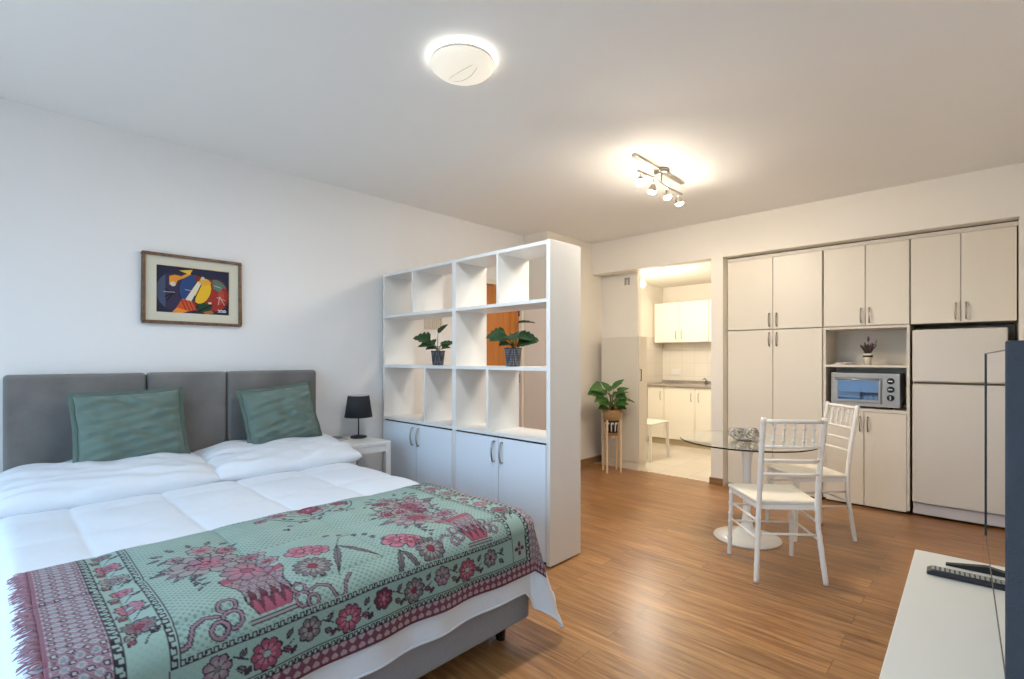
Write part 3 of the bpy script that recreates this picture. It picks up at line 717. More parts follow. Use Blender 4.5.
    def bouquet(v0, u0, sg, main, second):
        leaf(v0 - 0.06 * sg, u0 - 0.02, 0.11, 0.020, PI if sg > 0 else 0, GREY)
        leaf(v0 - 0.05 * sg, u0 + 0.03, 0.09, 0.015, 2.4 if sg > 0 else 0.7, GREY2)
        for k_ in range(9): leaf(v0 + 0.06 * math.cos(k_ * 0.7), u0 + 0.06 * math.sin(k_ * 0.7), 0.075, 0.020, k_ * 0.7, [GREY, MAUVE, GREY2][k_ % 3])
        flower(v0, u0, 0.105, 11, GREY2, MAUVE, main, 0.3); flower(v0 + 0.006, u0 - 0.004, 0.068, 9, MAUVE, main, RED, 0.1); flower(v0, u0, 0.036, 7, main, ROSE, RED, 0.5)
        flower(v0 + 0.125 * sg, u0 + 0.03, 0.052, 7, GREY2, MAUVE, second); flower(v0 + 0.125 * sg, u0 + 0.03, 0.028, 6, MAUVE, second, RED)
        flower(v0 + 0.02 * sg, u0 - 0.14, 0.045, 7, GREY2, main, second); flower(v0 + 0.09 * sg, u0 - 0.10, 0.030, 6, main, second, BURG); flower(v0 - 0.07 * sg, u0 - 0.10, 0.026, 6, GREY2, MAUVE, RED)
        for k_ in range(12): leaf(v0 + 0.10 * math.cos(k_ * 0.52), u0 - 0.14 + 0.05 * math.sin(k_ * 0.52), 0.042, 0.009, k_ * 0.52, [GREY, GREY2, MAUVE][k_ % 3])
        curve([(v0 - .05 * sg, u0 + .08), (v0 - .065 * sg, u0 + .13), (v0 - .05 * sg, u0 + .18)], 0.0025, DARK)
        for k_ in range(8): leaf(v0 - .06 * sg, u0 + .09 + .013 * k_, 0.028, 0.007, k_ * 2.1, GREY2)
    bouquet(0.500, -1.88, 1, PINK, ROSE); vase(0.575, -1.60, 1.0); bow(0.43, -1.52, 1.1, 1); bow(0.68, -1.50, 0.9, -1); flower(0.575, -1.725, 0.075, 9, MAUVE, PINK, ROSE, 0.2)
    flower(0.65, -1.76, 0.036, 6, GREY2, ROSE, RED)
    bouquet(1.34, -1.94, -1, ROSE, RED); bouquet(1.26, -1.76, 1, RED, ROSE); vase(1.37, -1.58, 0.9); bow(1.46, -1.53, 0.9, -1); bow(1.26, -1.53, 0.9, 1)
    # centre: medallion near the folded edge
    for k_ in range(16): leaf(0.80 + 0.028 * k_, -2.06 - 0.05 * math.cos((k_ - 7.5) * 0.4), 0.03, 0.007, k_ * 1.9, [GREY, RED, GREY2][k_ % 3])
    for R_, a0, a1 in ((0.20, 0.2, 1.2), (0.20, 1.9, 2.95), (0.135, 0.1, PI - 0.1)): arc(1.00, -2.25, R_, a0, a1, 0.0030, DARK)
    for k_ in range(9):
        an = 0.25 + k_ * 0.33; leaf(1.00 + 0.17 * math.cos(an), -2.25 + 0.17 * math.sin(an), 0.032, 0.009, an + 1.2 * (-1) ** k_, [RED, GREY, ROSE][k_ % 3])
    flower(1.00, -2.22, 0.085, 8, GREY2, RED, PINK, 0.2); flower(1.00, -2.22, 0.045, 6, RED, ROSE, PINK, 0.2)
    flower(0.86, -2.21, 0.036, 6, PINK, RED, GREY); flower(1.14, -2.21, 0.036, 6, ROSE, RED, GREY); flower(0.78, -2.18, 0.022, 5, PINK, ROSE, DARK)
    # centre: pink roses, grey dahlias and long dark leaves
    flower(0.755, -1.735, 0.052, 5, PINK, ROSE, PINK, 0.5); flower(0.80, -1.71, 0.044, 6, PINK, ROSE, PINK, 0.1)
    flower(0.735, -1.60, 0.060, 13, GREY, GREY2, RED)
    leaf(0.87, -1.70, 0.20, 0.013, 2.0, GREY); leaf(0.87, -1.70, 0.19, 0.012, 1.1, GREY); curve([(.87, -1.70), (.92, -1.78), (.98, -1.80)], 0.0035, DARK)
    for k_, (a_, b_) in enumerate(((.98, -1.80), (1.01, -1.76), (1.02, -1.71), (1.04, -1.66), (.95, -1.82), (.91, -1.84))): leaf(a_, b_, 0.034, 0.011, 1.3 + .3 * k_, GREY)
    flower(1.06, -1.60, 0.055, 5, PINK, ROSE, PINK, 0.4); flower(1.10, -1.57, 0.042, 6, PINK, RED, PINK); flower(1.14, -1.50, 0.055, 13, GREY, GREY2, RED)
    leaf(1.03, -1.54, 0.13, 0.012, 2.0, GREY); leaf(1.03, -1.54, 0.13, 0.012, 1.2, GREY)
    # --- borders
    def key(mask, along, across, w_, per=0.019):
        along = along * 0.019 / per
        """meander band; across runs 0..w_"""
        put(mask, TEAL); put(mask & ((across < 0.0028) | (across > w_ - 0.0028)), DARK)
        ph = np.mod(along, 0.019); m1 = (ph < 0.0035) & (across > w_ * .25) & (across < w_ * .75)
        m2 = (np.abs(across - w_ * .28) < 0.0020) & (ph < 0.0105); m3 = (np.abs(across - w_ * .72) < 0.0020) & (ph > 0.0085)
        m4 = (np.abs(ph - 0.0105) < 0.002) & (across > w_ * .25) & (across < w_ * .75)
        put(mask & (m1 | m2 | m3 | m4), DARK)
    E1, E2, E3, E4 = 0.118, 0.142, 0.226, 0.250
    F1, F2, F3, F4 = 0.050, 0.072, 0.172, 0.194
    side = A < E4; foot = cc < F4
    put((A < E3) | (cc < F3), TEAL)
    dm2 = (np.sin(k * U) * np.sin(k * V) > 0.25); put(((A < E3) | (cc < F3)) & dm2, c(138, 172, 164))
    key((cc >= F3) & foot & (A > E3), V, cc - F3, F4 - F3)
    key((A >= E3) & side & (cc > F3), U, A - E3, E4 - E3, 0.03)
    # border flowers along the foot
    q = 0; vq = VA + 0.33
    kinds = ((MAUVE, GREY2, GREY), (ROSE, PINK, TEAL), (GREY, GREY2, BURG), (ROSE, PINK, TEAL), (BURG, ROSE, PINK), (GREY, GREY2, RED))
    uc = UB_ - (F2 + F3) / 2
    while vq < VB - XF - 0.27:
        pk = kinds[q % 6]; big = 0.041 if q % 2 else 0.033
        curve([(vq, uc), (vq + 0.04, uc + (0.02 if q % 2 else -0.02)), (vq + 0.075, uc)], 0.0025, DARK)
        leaf(vq + 0.045, uc + 0.01, 0.035, 0.010, 0.6, ROSE if q % 2 else GREY); leaf(vq + 0.055, uc - 0.01, 0.032, 0.009, -0.9, GREY)
        leaf(vq - 0.04, uc + 0.02, 0.028, 0.008, 2.4, BURG)
        flower(vq, uc + (0.006 if q % 2 else -0.008), big, 9 if q % 2 else 7, pk[0], pk[1], pk[2], q); vq += 0.125; q += 1
    # border flowers along both ends
    for sgn in (0, 1):
        vc = VA + (E2 + E3) / 2 if sgn == 0 else VB - XF - (E2 + E3) / 2
        uq = UA + 0.05; q = 0
        while uq < UB_ - F4 - 0.02:
            pk = ((GREY, MAUVE, RED), (PINK, ROSE, GREY), (GREY2, GREY, MAUVE), (PINK, ROSE, PINK), (PINK, MAUVE, TEAL), (GREY, ROSE, RED))[q % 6]
            curve([(vc, uq), (vc + 0.018, uq + 0.04), (vc, uq + 0.075)], 0.0022, DARK)
            leaf(vc + 0.018, uq + 0.045, 0.03, 0.009, -0.6, GREY); leaf(vc - 0.018, uq + 0.05, 0.03, 0.010, 2.2, ROSE)
            flower(vc, uq, (0.026, 0.034, 0.038)[q % 3], (7, 9, 11)[q % 3], pk[0], pk[1], pk[2], q); leaf(vc - 0.012, uq + 0.035, 0.035, 0.012, 2.6, GREY2); uq += 0.125; q += 1
    # corner squares with a dark four-petal cross
    for vc in (VA + (E2 + E3) / 2, VB - XF - (E2 + E3) / 2):
        put((np.abs(V - vc) < (E3 - E2) / 2) & (cc > F2) & (cc < F3), TEAL)
        put((np.abs(np.abs(V - vc) - (E3 - E2) / 2) < 0.002) & (cc > F2) & (cc < F3), DARK)
        for dx, dy in ((0.018, 0), (-0.018, 0), (0, 0.018), (0, -0.018)): put(np.hypot((V - vc - dx) / (1.4 if dx else 1), (U - uc - dy) / (1.4 if dy else 1)) < 0.0085, BURG)
        put(np.hypot(V - vc, U - uc) < 0.005, BURG)
    # lozenge ends and the edge strip
    loz = (A < E1) | (cc < F1)
    kk = 2 * PI / 0.042; s1 = np.cos(kk * (U + V) / 1.414); s2 = np.cos(kk * (U - V) / 1.414)
    put(loz, c(156, 128, 138)); put(loz & (s1 * s2 > 0.30), c(170, 172, 174)); put(loz & (s1 * s2 > 0.72), c(136, 148, 152)); put(loz & (s1 * s2 < -0.45), DARK)
    put(loz & (s1 * s2 < -0.80), c(176, 178, 178))
    put(loz & ((np.abs(s1) < 0.16) | (np.abs(s2) < 0.16)), c(132, 96, 112))
    redder = loz & (cc < F1); put(redder & (s1 * s2 < 0.1), c(112, 62, 76)); put(redder & (s1 * s2 > 0.55), c(176, 140, 146))
    put((np.minimum(a, LA - a) < 0.010), c(140, 92, 106)); put((cc < 0.008), BURG)
    key((A >= E1) & (A < E2) & (cc > F1), U, A - E1, E2 - E1, 0.03)
    key((cc >= F1) & (cc < F2) & (A > E2), V, cc - F1, F2 - F1)
    return col
colr = weave(U, V)
bl = grid_obj('tapestry_blanket', P, nu, nv, 'rug', None, 0.0)
ca = bl.data.color_attributes.new('weave', 'FLOAT_COLOR', 'POINT')
ca.data.foreach_set('color', np.concatenate([colr.reshape(-1, 3), np.ones((nu * nv, 1))], 1).astype(np.float32).ravel())
sm = bl.modifiers.new('s', 'SOLIDIFY'); sm.thickness = 0.005; sm.offset = 1
tag(bl, 'green and burgundy floral tapestry blanket with fringes across the foot of the bed', 'blanket')
fr = MB(); rr = random.Random(4)
fr2 = MB()
for i in range(170):
    u = UA + 0.004 + (UB_ - UA - 0.008) * i / 169
    for end in (0, 1):
        v0 = VA if end == 0 else VB; sg = -1 if end == 0 else 1
        L = rr.uniform(0.025, 0.05); j = rr.uniform(-0.014, 0.014)
        pts = [Vector(drape(u + j * s * s, v0 + sg * L * s, 0.013 + 0.003 * math.sin(s * 4 + i))) for s in (-0.06, 0.3, 0.65, 1.0)]
        (fr if end == 0 else fr2).tube(pts, [0.0028, 0.0024, 0.002, 0.001], 4)
fr.build('fringe', 'fringe', bl, recalc=False); fr2.build('fringe', 'fringe', bl, recalc=False)

# ------------------------------------------------------------------ bedside table, lamp
t = thing('bedside_table', 'small white bedside table between the bed and the bookcase', 'bedside table', (-3.54, 1.965, 0))
boxo('tabletop', 'white_paint', t, -0.235, -0.165, 0.62, 0.235, 0.165, 0.645, bevel=0.003)
ap = MB().box(0.205, -0.13, 0.57, 0.225, 0.13, 0.62).box(-0.225, -0.13, 0.57, -0.205, 0.13, 0.62).box(-0.2, -0.155, 0.57, 0.2, -0.14, 0.62).box(-0.2, 0.14, 0.57, 0.2, 0.155, 0.62).build('apron', 'white_paint', t)
for sx in (-1, 1):
    for sy in (-1, 1): boxo('leg', 'white_paint', t, sx * 0.215 - 0.02, sy * 0.145 - 0.02, 0, sx * 0.215 + 0.02, sy * 0.145 + 0.02, 0.62, bevel=0.002)
boxo('lower_shelf', 'white_paint', t, -0.2, -0.14, 0.18, 0.2, 0.14, 0.2)
t = thing('table_lamp', 'small black table lamp on the white bedside table', 'table lamp', (-3.62, 2.035, 0.645))
MB().lathe([(0, 0), (0.062, 0), (0.065, 0.004), (0.065, 0.012), (0.055, 0.016), (0.008, 0.02), (0, 0.02)], 32).build('base', 'black', t)
MB().tube([(0, 0, 0.018), (0, 0, 0.20)], 0.0055, 10).build('pole', 'black', t)
MB().lathe([(0.108, 0.165), (0.083, 0.335), (0.080, 0.335), (0.105, 0.165), (0.108, 0.165)], 40).build('lamp_shade', 'lamp_black', t)
MB().lathe([(0.1035, 0.168), (0.0788, 0.333), (0.0778, 0.333), (0.1025, 0.168), (0.1035, 0.168)], 40).build('shade_lining', 'lamp_inner', t)
MB().tube([(-0.1, 0, 0.19), (0.1, 0, 0.19)], 0.002, 6).tube([(0, -0.1, 0.19), (0, 0.1, 0.19)], 0.002, 6).lathe([(0, 0.185), (0.014, 0.185), (0.014, 0.23), (0, 0.23)], 12).build('bulb_holder', 'black', t)
t = thing('closed_booklet', 'dark booklet lying on the bedside table behind the lamp', 'booklet', (-3.66, 1.865, 0.645), 0.15)
boxo('pages', 'paper', t, -0.075, -0.05, 0.002, 0.073, 0.05, 0.012); boxo('cover', 'book', t, -0.077, -0.052, 0.012, 0.075, 0.052, 0.0145)
boxo('back_cover', 'book', t, -0.077, -0.052, 0.0, 0.075, 0.052, 0.002)

# ------------------------------------------------------------------ painting on the wall
PY0, PY1, PZ0, PZ1 = 0.654, 1.221, 1.498, 1.946
t = thing('framed_painting', 'abstract colourful painting in a brown wooden frame above the bed', 'painting', (XL, (PY0 + PY1) / 2, (PZ0 + PZ1) / 2))
W, Hh = (PY1 - PY0) / 2, (PZ1 - PZ0) / 2
f = MB(); fw = 0.018
f.box(0.001, -W, -Hh, 0.032, W, -Hh + fw).box(0.001, -W, Hh - fw, 0.032, W, Hh).box(0.001, -W, -Hh + fw, 0.032, -W + fw, Hh - fw).box(0.001, W - fw, -Hh + fw, 0.032, W, Hh - fw)
f.build('frame', 'picture_frame', t, bevel=0.003)
m_ = MB(); a, b = W - fw, 0.052
m_.box(0.004, -a, -Hh + fw, 0.020, a, -Hh + fw + b).box(0.004, -a, Hh - fw - b, 0.020, a, Hh - fw).box(0.004, -a, -Hh + fw + b, 0.020, -a + b, Hh - fw - b).box(0.004, a - b, -Hh + fw + b, 0.020, a, Hh - fw - b)
m_.build('mat_board', 'mat_board', t)
f = MB(); a2 = W - fw - b; h2 = Hh - fw - b; q = 0.005
f.box(0.004, -a2, -h2, 0.022, a2, -h2 + q).box(0.004, -a2, h2 - q, 0.022, a2, h2).box(0.004, -a2, -h2, 0.022, -a2 + q, h2).box(0.004, a2 - q, -h2, 0.022, a2, h2)
f.build('fillet', 'fillet', t)
ny, nz = 260, 190
ys = np.linspace(-a2 + 0.003, a2 - 0.003, ny); zs = np.linspace(-h2 + 0.003, h2 - 0.003, nz)
cv = grid_obj('canvas', [(0.010, y, z) for y in ys for z in zs], ny, nz, 'art', t)
YY, ZZ = np.meshgrid(np.linspace(0, 1, ny), np.linspace(0, 1, nz), indexing='ij')   # 0..1 right, 0..1 up
def paint(X, Y):
    def c(r, g, b): return np.array([lin(r), lin(g), lin(b)])
    col = np.zeros(X.shape + (3,)); col[:] = c(34, 38, 66)
    asp = 1.42
    def el(x, y, rx, ry=None, a=0.0):
        ry = ry if ry else rx; dx = (X - x) * asp; dy = Y - y
        p = dx * math.cos(a) + dy * math.sin(a); q = -dx * math.sin(a) + dy * math.cos(a)
        return (p / rx) ** 2 + (q / ry) ** 2
    def poly(pts):
        m = np.zeros(X.shape, bool); n = len(pts); j = n - 1
        for i in range(n):
            xi, yi = pts[i]; xj, yj = pts[j]
            m ^= ((yi > Y) != (yj > Y)) & (X < (xj - xi) * (Y - yi) / (yj - yi + 1e-9) + xi); j = i
        return m
    def line(p, q, w):
        d = np.array([(q[0] - p[0]) * asp, q[1] - p[1]]); L = (d ** 2).sum()
        t_ = np.clip((((X - p[0]) * asp) * d[0] + (Y - p[1]) * d[1]) / L, 0, 1)
        return np.hypot((X - p[0]) * asp - t_ * d[0], Y - p[1] - t_ * d[1]) < w
    e = el(0.22, 0.46, 0.33, 0.42); col[e < 1] = c(40, 40, 58); col[e < 0.86] = c(52, 48, 74); col[(e < 0.86) & (X < 0.12)] = c(70, 84, 112)
    e = el(0.50, 0.52, 0.30, 0.36); col[e < 1] = c(38, 30, 34); col[e < 0.88] = c(40, 70, 122); col[(e < 0.88) & (X > 0.52)] = c(120, 40, 34)
    e = el(0.80, 0.44, 0.28, 0.38); col[e < 1] = c(96, 28, 26); col[e < 0.86] = c(156, 44, 38); col[(e < 0.86) & (Y > 0.62) & (X > 0.76)] = c(84, 112, 100); col[(e < .4) & (X > .84)] = c(176, 70, 54)
    col[poly([(0.17, 0.60), (0.17, 0.78), (0.24, 0.82), (0.33, 0.80), (0.44, 0.90), (0.46, 0.86), (0.36, 0.76), (0.28, 0.70), (0.25, 0.58)])] = c(226, 148, 44)
    col[el(0.22, 0.62, 0.05) < 1] = c(210, 200, 190); col[poly([(0.30, 0.92), (0.48, 0.96), (0.44, 0.85)])] = c(232, 190, 70)
    col[(el(0.60, 0.50, 0.19, 0.30, -0.35) < 1) & (X > 0.50)] = c(30, 26, 24)
    col[(el(0.61, 0.50, 0.165, 0.275, -0.35) < 1) & (X > 0.515)] = c(236, 186, 44)
    col[poly([(0.38, 0.30), (0.46, 0.27), (0.62, 0.74), (0.55, 0.72)])] = c(226, 218, 196); col[line((0.50, 0.30), (0.60, 0.66), 0.010)] = c(40, 34, 30)
    col[poly([(0.26, 0.10), (0.34, 0.32), (0.50, 0.26), (0.54, 0.10), (0.40, 0.04)])] = c(206, 84, 36)
    for k_ in range(4): col[line((0.33 + .05 * k_, 0.30 - .01 * k_), (0.39 + .05 * k_, 0.08), 0.012)] = c(140, 42, 30)
    col[poly([(0.21, 0.02), (0.27, 0.12), (0.42, 0.06), (0.34, 0.0)])] = c(236, 142, 50)
    col[poly([(0.54, 0.04), (0.56, 0.22), (0.66, 0.26), (0.76, 0.20), (0.72, 0.06)])] = c(28, 66, 44); col[line((0.56, 0.06), (0.74, 0.22), 0.016)] = c(20, 30, 26)
    col[poly([(0.56, 0.70), (0.60, 0.82), (0.70, 0.78), (0.74, 0.70), (0.66, 0.64)])] = c(226, 168, 60); col[el(0.62, 0.80, 0.035) < 1] = c(190, 190, 196)
    col[el(0.72, 0.26, 0.035, 0.02) < 1] = c(206, 216, 196); col[poly([(0.62, 0.05), (0.74, 0.10), (0.78, 0.04), (0.68, 0.0)])] = c(176, 104, 60)
    col[poly([(0.76, 0.60), (0.84, 0.72), (0.90, 0.62), (0.86, 0.52)])] = c(76, 120, 100)
    for p, q in (((0.12, 0.50), (0.24, 0.40)), ((0.12, 0.34), (0.22, 0.42)), ((0.22, 0.42), (0.14, 0.26))): col[line(p, q, 0.011)] = c(12, 12, 16)
    for p, q in (((0.38, 0.52), (0.47, 0.50)), ((0.82, 0.40), (0.94, 0.34)), ((0.86, 0.42), (0.84, 0.24)), ((0.86, 0.42), (0.93, 0.24)), ((0.78, 0.66), (0.88, 0.62)), ((0.10, 0.44), (0.24, 0.44))): col[line(p, q, 0.006)] = c(206, 182, 170)
    for i in range(5): col[line((0.84 + .022 * i, 0.09 + .03 * ((i + 1) % 2)), (0.862 + .022 * i, 0.09 + .03 * (i % 2)), 0.009)] = c(206, 220, 226)
    col[line((0.84, 0.07), (0.95, 0.075), 0.006)] = c(206, 220, 226)
    return col
pc = paint(YY, ZZ)
ca = cv.data.color_attributes.new('weave', 'FLOAT_COLOR', 'POINT')
ca.data.foreach_set('color', np.concatenate([pc.reshape(-1, 3), np.ones((ny * nz, 1))], 1).astype(np.float32).ravel())

# vent grille on the wall seen through the bookcase
t = thing('vent_grille', 'small slatted vent grille on the wall seen through the bookcase', 'vent', (XL, 2.915, 1.625))
boxo('frame', 'vent', t, 0.001, -0.105, -0.075, 0.010, 0.105, 0.10, bevel=0.002)
s_ = MB()
for k in range(8): s_.box(0.010, -0.092 + 0.0245 * k, -0.065, 0.018, -0.080 + 0.0245 * k, 0.09)
s_.build('slats', 'vent', t)

# ------------------------------------------------------------------ plants
def leaf_mesh(mb, base, direction, size, width, up=(0, 0, 1), droop=0.25, notch=0.0, fold=0.25, seed=0):
    d = Vector(direction).normalized(); u = Vector(up); s = d.cross(u)
    if s.length < 1e-3: s = d.cross(Vector((1, 0, 0)))
    s.normalize(); nrm = s.cross(d).normalized(); base = Vector(base); n = 14
    mid = []; L = []; Rr = []
    for i in range(n + 1):
        t = i / n
        w = width * (math.sin(PI * min(1, t ** 0.62)) ** 0.8) if 0 < t < 1 else 0.0
        if t < 0.2: w = max(w, width * 0.55 * (t / 0.2) ** 0.5)
        if notch and i % 3 == 2 and 2 < i < n - 1: w *= (1 - notch)
        c = base + d * size * t - nrm * (droop * size * t * t)
        mid.append(c); wob = 0.012 * math.sin(i * 1.7 + seed)
        L.append(c + s * w + nrm * (fold * w + wob * size) - d * (0.15 * w)); Rr.append(c - s * w + nrm * (fold * w - wob * size) - d * (0.15 * w))
    vs = []
    for off in (0, 1):
        o = nrm * (0.0012 * off)
        for i in range(n + 1): vs += [L[i] + o, (L[i] + mid[i]) / 2 + nrm * (-0.06 * width) + o, mid[i] + o, (Rr[i] + mid[i]) / 2 + nrm * (-0.06 * width) + o, Rr[i] + o]
    fs = []; m = (n + 1) * 5
    for i in range(n):
        for k in range(4):
            q = i * 5 + k; fs.append((q, q + 1, q + 6, q + 5)); fs.append((m + q, m + q + 5, m + q + 6, m + q + 1))
        for k in (0, 4):
            q = i * 5 + k; fs.append((q, q + 5, m + q + 5, m + q))
    mb.add(vs, fs, True)

def leafy(t, top, specs, m, stemr=0.003):
    """specs: (dx, dy, dz of the leaf base, leaf direction, size, width, notch)"""
    lv = MB(); sm_ = MB()
    for i, (b, dr, sz, wd, no) in enumerate(specs):
        b = Vector(b); o = Vector((0.008 * math.cos(i * 2.4), 0.008 * math.sin(i * 2.4), top))
        sm_.tube([o, o.lerp(b, 0.5) + Vector((0, 0, 0.012)), b], [stemr, stemr * 0.85, stemr * 0.6], 6)
        leaf_mesh(lv, b, dr, sz, wd, up=vr(0.35 * math.sin(i * 2.3), -0.55 - 0.35 * math.cos(i * 1.7), 0.85), notch=no, seed=i, droop=0.12)
    sm_.build('stems', 'stem', t); lv.build('leaves', m, t, recalc=False)

def small_pot(label, loc, specs, k=1.0):
    t = thing('potted_plant', label, 'potted plant', loc, 0, 'green plants on the bookcases'); t.scale = (k, k, k)
    MB().lathe([(0, 0), (0.040, 0), (0.043, 0.004), (0.054, 0.105), (0.057, 0.108), (0.057, 0.116), (0.052, 0.116), (0.049, 0.10), (0, 0.10)], 32).build('pot', 'pot', t)
    MB().lathe([(0, 0.098), (0.0495, 0.1005), (0.0495, 0.096), (0, 0.094)], 24).build('soil', 'soil', t)
    leafy(t, 0.10, [(b, d_, sz * 1.05, w_ * 1.2, n_) for b, d_, sz, w_, n_ in specs], 'leaf'); return t
# image right is (cos, sin) of 43.5 deg; R_ builds directions in that frame
RX, RY = math.cos(math.radians(43.5)), math.sin(math.radians(43.5))
def vr(r, f, z): return (r * RX - f * RY, r * RY + f * RX, z)       # right, away, up
small_pot('leafy green plant in a dark pot on the bookcase nearer the wall', (-3.145, 2.46, 1.222), [
    (vr(-0.06, 0, .20), vr(-1, -.3, .18), 0.13, 0.060, .35), (vr(-0.045, -.02, .165), vr(-1, -.6, -.1), 0.11, 0.035, .3),
    (vr(0.03, -.02, .17), vr(1, -.4, .12), 0.12, 0.038, .35), (vr(0.02, .02, .155), vr(.8, .3, .25), 0.10, 0.03, .3),
    (vr(0.0, 0, .26), vr(.7, -.2, .65), 0.10, 0.022, .2), (vr(0.03, -.03, .13), vr(.9, -.6, .2), 0.085, 0.028, .2),
    (vr(-0.02, -.03, .15), vr(.1, -1, .1), 0.10, 0.035, .3), (vr(-0.03, .02, .17), vr(-.7, .6, .1), 0.12, 0.04, .3), (vr(-.01, -.02, .14), vr(-.6, -.7, -.05), 0.10, 0.04, .3)])
small_pot('leafy green plant in a dark pot on the bookcase in front of the orange door', (-2.325, 2.46, 1.222), [
    (vr(-0.045, 0, .20), vr(-1, -.3, -.12), 0.12, 0.048, .3), (vr(-0.03, -.02, .18), vr(-.8, -.6, -.1), 0.13, 0.042, .3),
    (vr(0.03, 0, .27), vr(1, -.1, .12), 0.10, 0.026, .1), (vr(0.03, -.02, .19), vr(.9, -.3, -.15), 0.13, 0.045, .25),
    (vr(0.03, -.03, .145), vr(1, -.5, .12), 0.12, 0.05, .2), (vr(-.01, -.03, .19), vr(.2, -1, -.2), 0.12, 0.045, .25),
    (vr(-0.02, .02, .17), vr(-.5, .7, .1), 0.12, 0.04, .25), (vr(0.0, .02, .18), vr(.4, .7, .2), 0.11, 0.04, .25), (vr(-.02, -.02, .14), vr(-.6, -.7, -.05), 0.09, 0.04, .2)], 1.1)

# plant stand with basket
PC = (-3.045, 4.845)
t = thing('plant_stand', 'pale wooden four-legged plant stand in the corner by the beige cabinet', 'plant stand', (PC[0], PC[1], 0), math.radians(-41))
for sx in (-1, 1):
    for sy in (-1, 1): boxo('leg', 'stand_wood', t, sx * 0.078 - 0.011, sy * 0.078 - 0.011, 0, sx * 0.078 + 0.011, sy * 0.078 + 0.011, 0.59, bevel=0.003)
boxo('crossbar', 'stand_wood', t, -0.067, -0.013, 0.385, 0.067, 0.013, 0.41, bevel=0.002); boxo('crossbar', 'stand_wood', t, -0.013, -0.067, 0.385, 0.013, -0.013, 0.41); boxo('crossbar', 'stand_wood', t, -0.013, 0.013, 0.385, 0.013, 0.067, 0.41)
for sy in (-1, 1): boxo('rail', 'stand_wood', t, -0.067, sy * 0.078 - 0.008, 0.385, 0.067, sy * 0.078 + 0.008, 0.41)
t = thing('basket_plant', 'bushy green plant in a woven basket on the pale plant stand', 'potted plant', (PC[0], PC[1], 0.41))
prof = [(0, 0), (0.055, 0.001), (0.066, 0.03), (0.074, 0.10), (0.080, 0.175), (0.100, 0.20), (0.106, 0.25), (0.109, 0.29), (0.101, 0.29), (0.098, 0.26), (0, 0.255)]
MB().lathe(prof, 40).build('basket', 'basket', t)
MB().lathe([(0.0665, 0.035), (0.069, 0.035), (0.0835, 0.172), (0.080, 0.172)], 40).build('black_band', 'basket_black', t)
zz = MB(); N = 11
for k in range(N):
    a0 = 2 * PI * k / N; a1 = a0 + 2 * PI / N / 2.6
    for (aa, ab, za, zb) in ((a0, a0 + 0.16, 0.05, 0.15), (a0 + 0.16, a1 + 0.16, 0.13, 0.15)):
        vs = []
        for r in (0.0, 0.004):
            for (an, z) in ((aa, za), (ab, za), (ab, zb), (aa, zb)):
                rad = 0.0692 + (z - 0.035) * 0.106 + r; vs.append((rad * math.cos(an), rad * math.sin(an), z))
        zz.add(vs, [(0, 1, 2, 3), (4, 7, 6, 5), (0, 4, 5, 1), (1, 5, 6, 2), (2, 6, 7, 3), (3, 7, 4, 0)])
zz.build('white_marks', 'basket_white', t)
for sg in (-1, 1):
    f_ = sg
    pts = [Vector(vr(0.045 * math.cos(PI * k / 10), 0.095 * f_, 0.27 + 0.085 * math.sin(PI * k / 10))) for k in range(11)]
    MB().tube(pts, 0.006, 8).build('handle', 'basket', t)
BASKET = [
    (vr(-0.10, 0, .49), vr(-1, -.5, .05), 0.15, 0.070, .12), (vr(0.02, 0, .50), vr(.5, -.2, .5), 0.14, 0.035, .12), (vr(-0.02, 0.03, .47), vr(-.5, .2, .6), 0.13, 0.035, .12), (vr(-0.12, 0, .45), vr(-1, -.5, -.05), 0.16, 0.080, .12), (vr(-0.08, -.04, .40), vr(-.9, -.7, -.25), 0.16, 0.05, .2),
    (vr(-0.04, -.03, .46), vr(.7, -.3, .6), 0.17, 0.040, .15), (vr(0.0, -.02, .42), vr(.9, -.3, .3), 0.17, 0.045, .2),
    (vr(0.08, 0, .44), vr(.3, -.4, -.9), 0.16, 0.045, .15), (vr(0.06, 0, .46), vr(.9, 0, .3), 0.13, 0.03, .1), (vr(0.08, -.02, .38), vr(1, -.4, -.1), 0.16, 0.05, .2),
    (vr(0.03, -.05, .33), vr(.9, -.8, .1), 0.15, 0.055, .2), (vr(-0.04, -.05, .34), vr(-.9, -.8, .1), 0.16, 0.055, .2), (vr(-0.06, -.04, .30), vr(-.8, -.6, -.1), 0.13, 0.04, .2),
    (vr(0, -.05, .36), vr(.1, -1, .1), 0.14, 0.055, .2), (vr(0, .05, .40), vr(.1, 1, .2), 0.15, 0.05, .2), (vr(-.05, .05, .42), vr(-.8, .6, .2), 0.15, 0.05, .2), (vr(.05, -.03, .30), vr(.7, -.8, -.1), 0.12, 0.045, .2), (vr(-.02, -.04, .42), vr(-.2, -.9, .1), 0.13, 0.045, .2)]
leafy(t, 0.255, [((b[0] * 1.05, b[1] * 1.05, 0.255 + (b[2] - 0.25) * 1.05 + 0.02), d_, sz * 1.05, w_ * 1.3, n_) for b, d_, sz, w_, n_ in BASKET], 'leaf2', 0.004)

